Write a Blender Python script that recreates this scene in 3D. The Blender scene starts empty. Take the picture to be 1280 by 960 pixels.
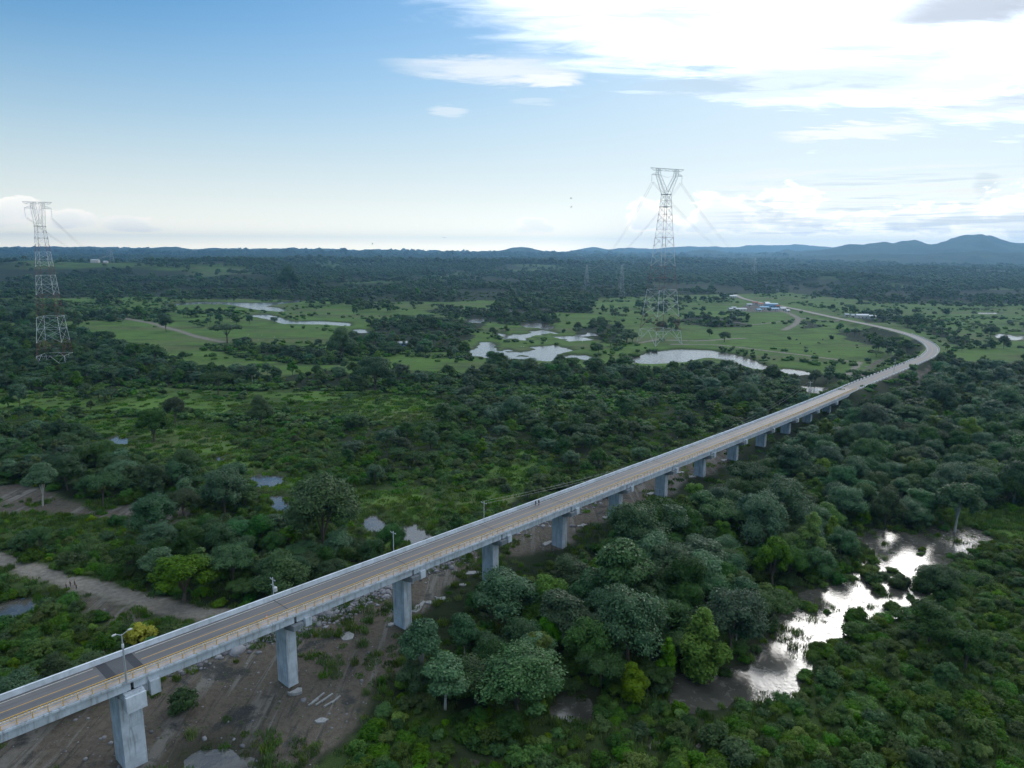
import bpy, bmesh, math, random
import numpy as np
from mathutils import Vector, Matrix, Euler

random.seed(7)
rng = np.random.default_rng(11)
scene = bpy.context.scene
col = scene.collection
PI = math.pi

# ------------------------------------------------------------------ camera
F, PITCH, ROLL, CAMZ = 870.0, math.radians(10.85), math.radians(0.4), 88.0   # focal length in pixels of a 1280 wide frame
cam_d = bpy.data.cameras.new('camera')
cam_d.sensor_width = 36.0
cam_d.lens = 36.0 * F / 1280.0
cam_d.clip_start = 1.0
cam_d.clip_end = 80000.0
cam = bpy.data.objects.new('camera', cam_d)
col.objects.link(cam)
cam.location = (0, 0, CAMZ)
cam.matrix_world = (Matrix.Translation((0, 0, CAMZ)) @ Matrix.Rotation(PI / 2 - PITCH, 4, 'X') @ Matrix.Rotation(ROLL, 4, 'Z'))
scene.camera = cam


def ray(u, v):
    x = (u - 640) / F
    y = -(v - 480) / F
    c, s = math.cos(ROLL), math.sin(ROLL)
    x, y = c * x - s * y, s * x + c * y
    cp, sp = math.cos(PITCH), math.sin(PITCH)
    return np.array([x, cp + y * sp, -sp + y * cp])


def at(u, v, z=0.0):
    """a sight line of the survey photograph met with the level z: gives real world metres"""
    d = ray(u, v)
    t = (z - CAMZ) / d[2]
    return np.array([d[0] * t, d[1] * t, z])


def proj(x, y, z):
    cp, sp = math.cos(PITCH), math.sin(PITCH)
    zz = z - CAMZ
    fy = y * cp - zz * sp
    up = y * sp + zz * cp
    fy = np.where(np.abs(fy) < 1e-3, 1e-3, fy)
    X, Y = x / fy, up / fy
    c, s = math.cos(ROLL), math.sin(ROLL)
    X, Y = c * X + s * Y, -s * X + c * Y
    return 640 + F * X, 480 - F * Y, fy


# ------------------------------------------------------------------ sun and sky
HAZE_D = 8.5e-5
SUN_AZ, SUN_EL = math.radians(27.0), math.radians(25.0)       # azimuth clockwise from +Y
EXPOSURE = 0.0
scene.view_settings.view_transform = 'Standard'
scene.view_settings.look = 'None'
scene.view_settings.exposure = EXPOSURE
scene.view_settings.gamma = 1.0

sun_d = bpy.data.lights.new('sun', 'SUN')
sun_d.energy = 0.5
sun_d.angle = math.radians(15)
sun_d.color = (1.0, 0.96, 0.90)
sun = bpy.data.objects.new('sun', sun_d)
col.objects.link(sun)
sdir = Vector((math.sin(SUN_AZ) * math.cos(SUN_EL), math.cos(SUN_AZ) * math.cos(SUN_EL), math.sin(SUN_EL)))
sun.rotation_euler = (-sdir).to_track_quat('-Z', 'Y').to_euler()
sun.location = (300, 600, 400)


class NT:
    """small helper that writes node trees as expressions"""
    def __init__(self, tree):
        self.t = tree
        tree.nodes.clear()

    def n(self, typ, **kw):
        nd = self.t.nodes.new(typ)
        for k, v in kw.items():
            setattr(nd, k, v)
        return nd

    def put(self, sock, v):
        if isinstance(v, bpy.types.NodeSocket):
            self.t.links.new(v, sock)
        else:
            sock.default_value = v

    def m(self, op, a, b=None, c=None, clamp=False):
        nd = self.n('ShaderNodeMath', operation=op, use_clamp=clamp)
        self.put(nd.inputs[0], a)
        if b is not None: self.put(nd.inputs[1], b)
        if c is not None: self.put(nd.inputs[2], c)
        return nd.outputs[0]

    def add(self, a, b): return self.m('ADD', a, b)
    def sub(self, a, b): return self.m('SUBTRACT', a, b)
    def mul(self, a, b): return self.m('MULTIPLY', a, b)
    def div(self, a, b): return self.m('DIVIDE', a, b)

    def smooth(self, x, lo, hi, a=0.0, b=1.0):
        nd = self.n('ShaderNodeMapRange', interpolation_type='SMOOTHSTEP')
        for i, v in enumerate((x, lo, hi, a, b)):
            self.put(nd.inputs[i], v)
        return nd.outputs[0]

    def mix(self, f, a, b, blend='MIX'):
        nd = self.n('ShaderNodeMix', data_type='RGBA', blend_type=blend)
        self.put(nd.inputs[0], f)
        for s, v in ((nd.inputs[6], a), (nd.inputs[7], b)):
            if isinstance(v, tuple) and len(v) == 3: v = v + (1.0,)
            self.put(s, v)
        return nd.outputs[2]

    def noise(self, vec, scale, detail=4.0, rough=0.55, dist=0.0, w=None):
        nd = self.n('ShaderNodeTexNoise')
        if vec is not None: self.put(nd.inputs['Vector'], vec)
        nd.inputs['Scale'].default_value = scale
        nd.inputs['Detail'].default_value = detail
        nd.inputs['Roughness'].default_value = rough
        nd.inputs['Distortion'].default_value = dist
        return nd.outputs['Fac']

    def xyz(self, x, y, z):
        nd = self.n('ShaderNodeCombineXYZ')
        for i, v in enumerate((x, y, z)): self.put(nd.inputs[i], v)
        return nd.outputs[0]

    def curve(self, x, pts):
        nd = self.n('ShaderNodeFloatCurve')
        cv = nd.mapping.curves[0]
        cv.points[0].location = pts[0]
        cv.points[1].location = pts[-1]
        for p in pts[1:-1]: cv.points.new(*p)
        nd.mapping.update()
        self.put(nd.inputs['Value'], x)
        return nd.outputs[0]


def azel(u, v):
    d = ray(u, v)
    return math.degrees(math.atan2(d[0], d[1])), math.degrees(math.asin(d[2] / np.linalg.norm(d)))


world = bpy.data.worlds.new('World')
scene.world = world
world.use_nodes = True
W = NT(world.node_tree)
tc = W.n('ShaderNodeTexCoord').outputs['Generated']
sky = W.n('ShaderNodeTexSky', sky_type='NISHITA', sun_disc=False)
sky.sun_elevation = SUN_EL
sky.sun_rotation = SUN_AZ
sky.altitude = 50.0
sky.air_density = 1.0
sky.dust_density = 0.35
sky.ozone_density = 2.5
SKY_K = 0.10
sk = W.n('ShaderNodeVectorMath', operation='SCALE')
W.t.links.new(sky.outputs[0], sk.inputs[0])
sk.inputs['Scale'].default_value = 1.12
sep = W.n('ShaderNodeSeparateXYZ')
W.t.links.new(tc, sep.inputs[0])
dx, dy, dz = sep.outputs
az = W.mul(W.m('ARCTAN2', dx, dy), 180 / PI)          # degrees
el = W.mul(W.m('ARCSINE', dz), 180 / PI)
hsn = W.n('ShaderNodeHueSaturation')
hsn.inputs['Saturation'].default_value = 1.95
hsn.inputs['Hue'].default_value = 0.497
W.t.links.new(sk.outputs[0], hsn.inputs['Color'])
base = hsn.outputs[0]
# milky air toward the horizon and toward the sun side
azs = W.sub(az, 27.0)
side = W.m('POWER', 2.718, W.mul(W.mul(azs, azs), -1 / 2300.0))
away = W.smooth(W.m('ABSOLUTE', azs), 70.0, 125.0, 1.0, 0.35)
base = W.mix(W.mul(W.smooth(el, 19.0, 2.0, 0.0, 0.90), away), base, (5.3, 6.8, 7.7))
base = W.mix(W.mul(W.smooth(el, 40.0, 4.0, 0.15, 0.75), side), base, (7.0, 8.4, 9.3))
hz = W.m('POWER', 2.718, W.mul(W.m('MAXIMUM', el, 0.0), -0.30))
base = W.mix(W.mul(W.mul(hz, 0.9), away), base, W.mix(side, (17.5, 16.2, 12.8), (22.0, 20.0, 15.5)))
hz2 = W.m('POWER', 2.718, W.mul(W.m('MAXIMUM', el, 0.0), -1.1))
base = W.mix(W.mul(W.mul(hz2, 0.85), away), base, (33.0, 29.0, 21.0))
# high bright cloud sheet, streaked by its own perspective
zz = W.add(W.m('MAXIMUM', dz, 0.0), 0.10)
px, py = W.div(dx, zz), W.div(dy, zz)
pv = W.xyz(px, W.mul(py, 1.9), 0.3)
n1 = W.noise(pv, 1.15, 8.0, 0.58, 0.35)
n2 = W.noise(W.xyz(px, W.mul(py, 2.6), 7.7), 3.2, 8.0, 0.62, 0.5)
sv = W.n('ShaderNodeVectorMath', operation='DOT_PRODUCT')
W.t.links.new(tc, sv.inputs[0])
sv.inputs[1].default_value = sdir
ang = W.mul(W.m('ARCCOSINE', W.m('MINIMUM', sv.outputs['Value'], 0.99999)), 180 / PI)
veil = W.mul(W.m('POWER', 2.718, W.mul(W.mul(ang, ang), -1 / 380.0)), W.smooth(el, 15.0, 23.0, 3.0, 22.0))
# lower edge of the sheet as a curve of the azimuth (0..1 over -60..60 degrees)
ax = W.m('MULTIPLY_ADD', az, 1 / 120.0, 0.5, clamp=True)


def cpt(u, v):
    a, e = azel(u, v)
    return ((a + 60) / 120.0, e / 40.0)


edge = W.curve(ax, [(0.0, 0.95), (0.28, 0.85), cpt(430, -90), cpt(520, 0), cpt(640, 62), cpt(760, 88), cpt(870, 92), cpt(930, 118), cpt(1060, 142), cpt(1280, 138), (0.9, 0.22), (1.0, 0.35)])
nmix = W.add(W.mul(W.sub(n1, 0.5), 7.5), W.mul(W.sub(n2, 0.5), 9.0))
d1 = W.add(W.sub(el, W.mul(edge, 40.0)), nmix)
sheet = W.smooth(d1, -1.0, W.smooth(az, -8.0, 14.0, 6.0, 1.2))
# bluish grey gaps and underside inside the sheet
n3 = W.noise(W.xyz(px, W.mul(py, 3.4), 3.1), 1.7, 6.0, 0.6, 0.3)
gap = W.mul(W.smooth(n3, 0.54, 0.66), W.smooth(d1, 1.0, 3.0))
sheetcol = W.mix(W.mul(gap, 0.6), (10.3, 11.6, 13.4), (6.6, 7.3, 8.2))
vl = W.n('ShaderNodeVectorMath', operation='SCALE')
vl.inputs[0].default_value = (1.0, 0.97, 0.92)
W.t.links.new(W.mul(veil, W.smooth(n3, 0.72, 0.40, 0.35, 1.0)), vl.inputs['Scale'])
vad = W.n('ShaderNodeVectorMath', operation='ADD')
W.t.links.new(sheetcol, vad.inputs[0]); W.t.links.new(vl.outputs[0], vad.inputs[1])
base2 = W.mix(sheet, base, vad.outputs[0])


# streaks below the sheet
def streak(u, v, wu, wv, amt, prev, colr=(10.6, 10.8, 10.9)):
    a, e = azel(u, v)
    wa, we = wu / F * 57.3, wv / F * 57.3
    qx = W.div(W.sub(az, a), wa)
    qy = W.div(W.sub(W.add(el, W.mul(W.sub(n2, 0.5), 2.4)), e), we)
    r = W.add(W.mul(qx, qx), W.mul(qy, qy))
    r = W.add(r, W.mul(W.sub(n1, 0.5), 2.0))
    return W.mix(W.mul(W.smooth(r, 1.3, 0.1), amt), prev, colr)


base2 = streak(610, 88, 125, 15, 0.75, base2)
base2 = streak(690, 99, 40, 6, 0.9, base2)
base2 = streak(1070, 165, 75, 8, 0.95, base2)
base2 = streak(560, 139, 24, 6, 0.4, base2)
base2 = streak(665, 128, 26, 4, 0.22, base2)
base2 = streak(1170, 105, 90, 10, 0.35, base2, (7.2, 7.7, 8.3))
base2 = streak(870, 44, 120, 7, 0.35, base2, (8.0, 8.4, 8.9))
base2 = streak(1225, 6, 80, 20, 0.8, base2, (5.2, 5.6, 6.3))
base2 = streak(1232, 232, 12, 14, 0.28, base2, (4.6, 5.4, 6.4))
base2 = streak(1250, 130, 60, 7, 0.5, base2, (6.4, 6.9, 7.6))
base2 = streak(970, 105, 150, 16, 0.5, base2, (6.0, 7.2, 8.3))
# heaped clouds low over the horizon
cv = W.xyz(W.mul(az, 0.16), W.mul(el, 0.30), 1.3)
c1 = W.noise(cv, 2.6, 9.0, 0.58, 0.1)
c2 = W.noise(W.xyz(W.mul(az, 0.16), W.m('MULTIPLY_ADD', el, 0.30, -0.07), 1.3), 2.6, 5.0, 0.58, 0.1)
base3 = W.mix(W.mul(W.mul(W.smooth(az, 2.0, 12.0), W.smooth(el, 4.6, 1.2)), 0.45), base2, (9.9, 10.0, 9.7))


def puff(u, v, wu, wv, prev, amt=0.9, lit=(17.0, 16.0, 14.0), dark=(8.2, 9.0, 9.6), dk=0.5):
    a, e = azel(u, v)
    wa, we = wu / F * 57.3, wv / F * 57.3
    qx = W.div(W.sub(az, a), wa)
    dy = W.sub(el, e)
    qy = W.div(dy, W.smooth(dy, -0.02, 0.02, we * 0.45, we))
    r = W.add(W.add(W.mul(qx, qx), W.mul(qy, qy)), W.mul(W.sub(c1, 0.5), 4.2))
    inn = W.mul(W.smooth(W.add(r, W.mul(W.sub(c2, 0.5), 2.0)), 0.85, 0.05), dk)
    return W.mix(W.mul(W.smooth(r, 1.04, 0.70), amt), prev, W.mix(inn, lit, dark))


base3 = puff(8, 272, 34, 24, base3, 0.85, (15.5, 14.6, 13.0), (11.5, 11.6, 11.2))
base3 = puff(84, 278, 24, 14, base3, 0.8, (15.5, 14.6, 13.0), (11.5, 11.6, 11.2))
base3 = puff(172, 284, 32, 11, base3, 0.7, (15.5, 14.6, 13.0), (11.5, 11.6, 11.2))
base3 = puff(665, 286, 26, 14, base3, 0.5)
base3 = puff(822, 280, 52, 26, base3)
base3 = puff(902, 276, 52, 34, base3)
base3 = puff(985, 270, 46, 34, base3)
base3 = puff(1060, 284, 80, 22, base3)
base3 = puff(1165, 284, 90, 26, base3)
base3 = puff(1275, 282, 90, 36, base3)
# flat grey bars between the heaps on the right
bars = W.noise(W.xyz(W.mul(az, 0.05), W.mul(el, 0.9), 9.0), 2.4, 7.0, 0.55, 0.3)
brm = W.mul(W.mul(W.smooth(bars, 0.50, 0.64), W.smooth(az, 12.0, 22.0)), W.mul(W.smooth(el, 0.8, 1.8), W.smooth(el, 6.5, 4.0)))
base3 = W.mix(W.mul(brm, 0.55), base3, (6.0, 6.8, 7.4))
wisp = W.mul(W.mul(W.smooth(bars, 0.49, 0.40), W.smooth(az, 10.0, 24.0)), W.mul(W.smooth(el, 1.0, 2.2), W.smooth(el, 7.0, 4.6)))
base3 = W.mix(W.mul(wisp, 0.6), base3, (11.0, 10.6, 9.6))
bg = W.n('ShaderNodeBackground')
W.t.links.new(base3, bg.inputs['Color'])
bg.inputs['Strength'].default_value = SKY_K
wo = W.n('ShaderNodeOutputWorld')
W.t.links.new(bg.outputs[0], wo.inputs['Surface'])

cy = scene.cycles
cy.use_denoising = True
cy.max_bounces = 5
cy.diffuse_bounces = 2
cy.glossy_bounces = 2
cy.transmission_bounces = 2
cy.transparent_max_bounces = 4
cy.volume_bounces = 0
cy.caustics_reflective = False
cy.caustics_refractive = False

# ------------------------------------------------------------------ helpers


def tag(o, label=None, cat=None, group=None, kind=None):
    if label: o['label'] = label
    if cat: o['category'] = cat
    if group: o['group'] = group
    if kind: o['kind'] = kind
    return o


def mesh_obj(name, me, mat=None, parent=None, loc=None):
    o = bpy.data.objects.new(name, me)
    if mat is not None and not me.materials: me.materials.append(mat)
    col.objects.link(o)
    if parent is not None: o.parent = parent
    if loc is not None: o.location = loc
    return o


def empty(name, loc=(0, 0, 0), rz=0.0):
    o = bpy.data.objects.new(name, None)
    o.empty_display_size = 0.5
    o.location = loc
    o.rotation_euler = (0, 0, rz)
    col.objects.link(o)
    return o


def np_mesh(name, V, Fq, mats=None, smooth=False, mi=None):
    """fast mesh from arrays; Fq is (n,3) or (n,4) or a list of such"""
    me = bpy.data.meshes.new(name)
    V = np.asarray(V, dtype=np.float32)
    Fs = Fq if isinstance(Fq, list) else [Fq]
    Fs = [np.asarray(f, dtype=np.int32) for f in Fs if len(f)]
    me.vertices.add(len(V))
    me.vertices.foreach_set('co', V.ravel())
    nl = sum(f.size for f in Fs)
    npoly = sum(len(f) for f in Fs)
    me.loops.add(nl)
    me.loops.foreach_set('vertex_index', np.concatenate([f.ravel() for f in Fs]))
    me.polygons.add(npoly)
    tot = np.concatenate([np.full(len(f), f.shape[1], dtype=np.int32) for f in Fs])
    st = np.concatenate([[0], np.cumsum(tot)[:-1]]).astype(np.int32)
    me.polygons.foreach_set('loop_start', st)
    me.polygons.foreach_set('loop_total', tot)
    if smooth: me.polygons.foreach_set('use_smooth', np.ones(npoly, dtype=bool))
    if mi is not None: me.polygons.foreach_set('material_index', np.asarray(mi, dtype=np.int32))
    me.update(calc_edges=True)
    me.validate()
    return me


class MB:
    """collects boxes, bars and prisms in one mesh"""
    def __init__(self):
        self.v = []
        self.f = []

    def quadbox(self, P):
        """8 corners: lower four then upper four, counter-clockwise"""
        b = len(self.v)
        self.v += [tuple(p) for p in P]
        self.f += [tuple(b + i for i in q) for q in ((3, 2, 1, 0), (4, 5, 6, 7), (0, 1, 5, 4), (1, 2, 6, 5), (2, 3, 7, 6), (3, 0, 4, 7))]
        return self

    def box(self, c, s, rz=0.0):
        x, y, z = s[0] / 2, s[1] / 2, s[2] / 2
        cr, sr = math.cos(rz), math.sin(rz)
        P = []
        for k in (-z, z):
            for i, j in ((-x, -y), (x, -y), (x, y), (-x, y)):
                P.append((c[0] + i * cr - j * sr, c[1] + i * sr + j * cr, c[2] + k))
        return self.quadbox(P)

    def bar(self, a, b, w, w2=None, n=4):
        a, b = Vector(a), Vector(b)
        w2 = w if w2 is None else w2
        d = (b - a)
        if d.length < 1e-6: return self
        d.normalize()
        up = Vector((0, 0, 1)) if abs(d.z) < 0.9 else Vector((1, 0, 0))
        s = d.cross(up).normalized()
        t = d.cross(s)
        base = len(self.v)
        for p, r in ((a, w / 2), (b, w2 / 2)):
            for k in range(n):
                an = 2 * PI * (k + 0.5) / n
                q = p + s * (math.cos(an) * r * 1.2) + t * (math.sin(an) * r * 1.2)
                self.v.append(tuple(q))
        for k in range(n):
            k2 = (k + 1) % n
            self.f.append((base + k, base + k2, base + n + k2, base + n + k))
        self.f.append(tuple(base + k for k in range(n - 1, -1, -1)))
        self.f.append(tuple(base + n + k for k in range(n)))
        return self

    def lathe(self, prof, c=(0, 0, 0), n=12):
        base = len(self.v)
        for r, z in prof:
            for k in range(n):
                an = 2 * PI * k / n
                self.v.append((c[0] + r * math.cos(an), c[1] + r * math.sin(an), c[2] + z))
        for i in range(len(prof) - 1):
            for k in range(n):
                k2 = (k + 1) % n
                self.f.append((base + i * n + k, base + i * n + k2, base + (i + 1) * n + k2, base + (i + 1) * n + k))
        self.f.append(tuple(base + k for k in range(n - 1, -1, -1)))
        self.f.append(tuple(base + (len(prof) - 1) * n + k for k in range(n)))
        return self

    def mesh(self, name, bevel=0.0):
        me = bpy.data.meshes.new(name)
        me.from_pydata(self.v, [], self.f)
        if bevel > 0:
            bm = bmesh.new()
            bm.from_mesh(me)
            bmesh.ops.remove_doubles(bm, verts=bm.verts, dist=1e-5)
            bmesh.ops.recalc_face_normals(bm, faces=bm.faces)
            bmesh.ops.bevel(bm, geom=[e for e in bm.edges if e.calc_face_angle(0) > 0.5], offset=bevel, segments=1, affect='EDGES')
            bm.to_mesh(me)
            bm.free()
        me.update()
        return me

    def build(self, name, mat, parent=None, loc=None, bevel=0.0):
        return mesh_obj(name, self.mesh(name, bevel), mat, parent, loc)


# value noise in numpy ------------------------------------------------
_perm = rng.random((256, 256))


def vnoise(x, y):
    xi, yi = np.floor(x).astype(int), np.floor(y).astype(int)
    fx, fy = x - xi, y - yi
    fx, fy = fx * fx * (3 - 2 * fx), fy * fy * (3 - 2 * fy)
    a = _perm[xi % 256, yi % 256]; b = _perm[(xi + 1) % 256, yi % 256]
    c = _perm[xi % 256, (yi + 1) % 256]; d = _perm[(xi + 1) % 256, (yi + 1) % 256]
    return (a * (1 - fx) + b * fx) * (1 - fy) + (c * (1 - fx) + d * fx) * fy


def fbm(x, y, s, o=4, seed=0):
    t = 0; amp = 0.5; f = 1.0 / s; tot = 0
    for k in range(o):
        t = t + amp * vnoise(x * f + 17.3 * k + seed * 31.7, y * f + 9.1 * k + seed * 12.9)
        tot += amp; amp *= 0.5; f *= 2.03
    return t / tot


def smooth01(x, a, b):
    t = np.clip((x - a) / (b - a), 0, 1)
    return t * t * (3 - 2 * t)


def poly_sdf(x, y, poly):
    """positive inside, metres"""
    x = np.asarray(x, float); y = np.asarray(y, float)
    ins = np.zeros(x.shape, bool)
    dmin = np.full(x.shape, 1e9)
    n = len(poly)
    for i in range(n):
        x1, y1 = poly[i]; x2, y2 = poly[(i + 1) % n]
        c = ((y1 > y) != (y2 > y))
        with np.errstate(divide='ignore', invalid='ignore'):
            xin = (x2 - x1) * (y - y1) / (y2 - y1 + 1e-12) + x1
        ins ^= c & (x < xin)
        ex, ey = x2 - x1, y2 - y1
        L = ex * ex + ey * ey + 1e-12
        t = np.clip(((x - x1) * ex + (y - y1) * ey) / L, 0, 1)
        dd = (x - x1 - t * ex) ** 2 + (y - y1 - t * ey) ** 2
        dmin = np.minimum(dmin, dd)
    d = np.sqrt(dmin)
    return np.where(ins, d, -d)


def line_dist(x, y, pts):
    dmin = np.full(np.shape(x), 1e9); tt = np.zeros(np.shape(x)); acc = 0.0
    for (x1, y1), (x2, y2) in zip(pts[:-1], pts[1:]):
        ex, ey = x2 - x1, y2 - y1
        L = math.hypot(ex, ey)
        t = np.clip(((x - x1) * ex + (y - y1) * ey) / (L * L + 1e-12), 0, 1)
        d = np.hypot(x - x1 - t * ex, y - y1 - t * ey)
        m = d < dmin
        tt = np.where(m, acc + t * L, tt)
        dmin = np.where(m, d, dmin)
        acc += L
    return dmin, tt


def inpix(u, v, poly):
    ins = np.zeros(np.shape(u), bool)
    n = len(poly)
    for i in range(n):
        x1, y1 = poly[i]; x2, y2 = poly[(i + 1) % n]
        if y1 == y2: continue
        c = ((y1 > v) != (y2 > v))
        ins ^= c & (u < (x2 - x1) * (v - y1) / (y2 - y1) + x1)
    return ins


# ------------------------------------------------------------------ materials


def new_mat(name):
    m = bpy.data.materials.new(name)
    m.use_nodes = True
    return m, NT(m.node_tree)


def finish(T, color, rough=0.7, spec=0.3, bump=None, bumpd=0.05, metallic=0.0, strength=1.0):
    p = T.n('ShaderNodeBsdfPrincipled')
    T.put(p.inputs['Base Color'], color if not (isinstance(color, tuple) and len(color) == 3) else color + (1.0,))
    T.put(p.inputs['Roughness'], rough)
    T.put(p.inputs['Metallic'], metallic)
    T.put(p.inputs['Specular IOR Level'], spec)
    if bump is not None:
        b = T.n('ShaderNodeBump')
        b.inputs['Distance'].default_value = bumpd
        b.inputs['Strength'].default_value = strength
        T.put(b.inputs['Height'], bump)
        T.t.links.new(b.outputs[0], p.inputs['Normal'])
    o = T.n('ShaderNodeOutputMaterial')
    T.t.links.new(p.outputs[0], o.inputs[0])
    return p


def simple_mat(name, c, rough=0.7, spec=0.3, var=0.25, scale=1.5, bumpd=0.0, metallic=0.0):
    m, T = new_mat(name)
    g = T.n('ShaderNodeNewGeometry').outputs['Position']
    n = T.noise(g, scale, 5, 0.6)
    cc = T.mix(n, tuple(x * (1 - var) for x in c), tuple(min(1, x * (1 + var)) for x in c))
    finish(T, cc, rough, spec, n if bumpd else None, bumpd, metallic)
    return m


def concrete_mat(name, c, streaks=0.5):
    m, T = new_mat(name)
    g = T.n('ShaderNodeNewGeometry').outputs['Position']
    mp = T.n('ShaderNodeMapping'); mp.inputs['Scale'].default_value = (1, 1, 0.12)
    T.t.links.new(g, mp.inputs[0])
    n = T.noise(mp.outputs[0], 1.6, 6, 0.65)
    n2 = T.noise(g, 0.45, 5, 0.6)
    n3 = T.noise(g, 14.0, 3, 0.6)
    cc = T.mix(T.smooth(n2, 0.3, 0.7), tuple(x * 0.82 for x in c), tuple(x * 1.12 for x in c))
    cc = T.mix(T.mul(T.smooth(n, 0.48, 0.68), streaks), cc, (c[0] * 0.50, c[1] * 0.49, c[2] * 0.46))
    n4 = T.noise(g, 0.16, 4, 0.6)
    cc = T.mix(T.mul(T.smooth(n4, 0.50, 0.62), 0.35), cc, (c[0] * 0.62, c[1] * 0.60, c[2] * 0.55))
    cc = T.mix(T.mul(n3, 0.25), cc, tuple(x * 0.7 for x in c))
    finish(T, cc, 0.85, 0.25, n3, 0.02)
    return m


M_conc = concrete_mat('concrete', (0.50, 0.555, 0.60), 0.95)
M_conc_dark = concrete_mat('dark_concrete', (0.22, 0.245, 0.26), 0.7)  # darker concrete for the pier caps and cap ledges
M_conc_new = concrete_mat('pale_concrete', (0.58, 0.63, 0.67), 0.35)
M_walk = concrete_mat('walkway_concrete', (0.37, 0.34, 0.325), 0.25)
M_yellow = simple_mat('yellow_paint', (0.55, 0.33, 0.07), 0.55, 0.35, 0.2, 3.0)
M_whiteline = simple_mat('white_line_paint', (0.62, 0.60, 0.55), 0.7, 0.3, 0.35, 2.0)
M_yline = simple_mat('yellow_line_paint', (0.50, 0.30, 0.09), 0.7, 0.3, 0.3, 2.0)
M_steel = simple_mat('galvanised_steel', (0.42, 0.45, 0.47), 0.45, 0.5, 0.15, 1.0, 0, 0.4)
M_white = simple_mat('white_paint', (0.60, 0.62, 0.62), 0.6, 0.3, 0.1, 1.0)
M_red = simple_mat('red_paint', (0.19, 0.075, 0.06), 0.6, 0.3, 0.25, 1.0)
M_dark = simple_mat('dark_rubber', (0.02, 0.02, 0.022), 0.6, 0.3, 0.2, 2.0)
M_glass = simple_mat('lamp_glass', (0.75, 0.78, 0.8), 0.15, 0.5, 0.05, 1.0)
M_wood = simple_mat('pole_wood', (0.13, 0.11, 0.09), 0.85, 0.2, 0.3, 2.0)
M_bark = simple_mat('bark', (0.10, 0.085, 0.065), 0.9, 0.15, 0.35, 1.5)
M_palebark = simple_mat('pale_bark', (0.36, 0.35, 0.31), 0.85, 0.2, 0.2, 1.5)
M_skin = simple_mat('skin', (0.22, 0.12, 0.08), 0.6, 0.3, 0.1, 6.0)
M_cable = simple_mat('cable_metal', (0.30, 0.31, 0.33), 0.4, 0.5, 0.1, 0.1)

# asphalt
M_asph, T = new_mat('asphalt')
g = T.n('ShaderNodeNewGeometry').outputs['Position']
rot = T.n('ShaderNodeMapping'); rot.inputs['Rotation'].default_value = (0, 0, math.radians(41.58)); rot.inputs['Scale'].default_value = (1, 1, 1)
T.t.links.new(g, rot.inputs[0])
st = T.n('ShaderNodeMapping'); st.inputs['Scale'].default_value = (1.6, 0.03, 1)
T.t.links.new(rot.outputs[0], st.inputs[0])
tr = T.noise(st.outputs[0], 1.1, 4, 0.6)
fine = T.noise(g, 22, 3, 0.6)
blot = T.noise(g, 0.25, 4, 0.6)
cc = T.mix(T.smooth(tr, 0.35, 0.65), (0.080, 0.080, 0.082), (0.130, 0.128, 0.128))
cc = T.mix(T.mul(blot, 0.5), cc, (0.15, 0.14, 0.13))
cc = T.mix(T.mul(fine, 0.35), cc, (0.05, 0.05, 0.05))
finish(T, cc, 0.58, 0.55, fine, 0.01)
M_asph_dark = simple_mat('fresh_asphalt', (0.035, 0.037, 0.042), 0.7, 0.4, 0.3, 3.0)

# water
M_water, T = new_mat('water')
g = T.n('ShaderNodeNewGeometry').outputs['Position']
w1 = T.noise(g, 0.9, 4, 0.6)
w2 = T.noise(g, 0.12, 3, 0.5)
w3 = T.noise(g, 0.55, 7, 0.7, 0.6)
film = T.smooth(w3, 0.54, 0.64)
murk = T.mix(T.smooth(w2, 0.35, 0.65), (0.045, 0.045, 0.038), (0.085, 0.080, 0.066))
murk = T.mix(T.mul(film, 0.6), murk, (0.10, 0.095, 0.080))
p = finish(T, murk, T.smooth(w3, 0.53, 0.65, 0.15, 0.38), 0.5, w1, 0.05)
p.inputs['IOR'].default_value = 1.75


# leaves
def leaf_mat(name, dark, light, tip, rough=0.5, trans=0.22):
    m, T = new_mat(name)
    oi = T.n('ShaderNodeObjectInfo').outputs['Random']
    g = T.n('ShaderNodeNewGeometry')
    isl = g.outputs['Random Per Island']
    n = T.noise(g.outputs['Position'], 0.35, 3, 0.6)
    c = T.mix(T.smooth(n, 0.35, 0.65), dark, light)
    c = T.mix(T.mul(isl, 0.55), c, tip)
    hs = T.n('ShaderNodeHueSaturation')
    T.put(hs.inputs['Hue'], T.m('MULTIPLY_ADD', oi, 0.045, 0.480))
    o2 = T.m('FRACT', T.mul(oi, 7.31))
    T.put(hs.inputs['Value'], T.m('MULTIPLY_ADD', o2, 0.95, 0.90))
    T.put(hs.inputs['Saturation'], T.m('MULTIPLY_ADD', T.m('FRACT', T.mul(oi, 13.7)), 0.4, 0.8))
    T.t.links.new(c, hs.inputs['Color'])
    p = T.n('ShaderNodeBsdfPrincipled')
    T.t.links.new(hs.outputs[0], p.inputs['Base Color'])
    p.inputs['Roughness'].default_value = rough
    p.inputs['Specular IOR Level'].default_value = 0.18
    tl = T.n('ShaderNodeBsdfTranslucent')
    T.t.links.new(hs.outputs[0], tl.inputs['Color'])
    mx = T.n('ShaderNodeMixShader')
    mx.inputs[0].default_value = trans
    T.t.links.new(p.outputs[0], mx.inputs[1])
    T.t.links.new(tl.outputs[0], mx.inputs[2])
    o = T.n('ShaderNodeOutputMaterial')
    T.t.links.new(mx.outputs[0], o.inputs[0])
    return m


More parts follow.
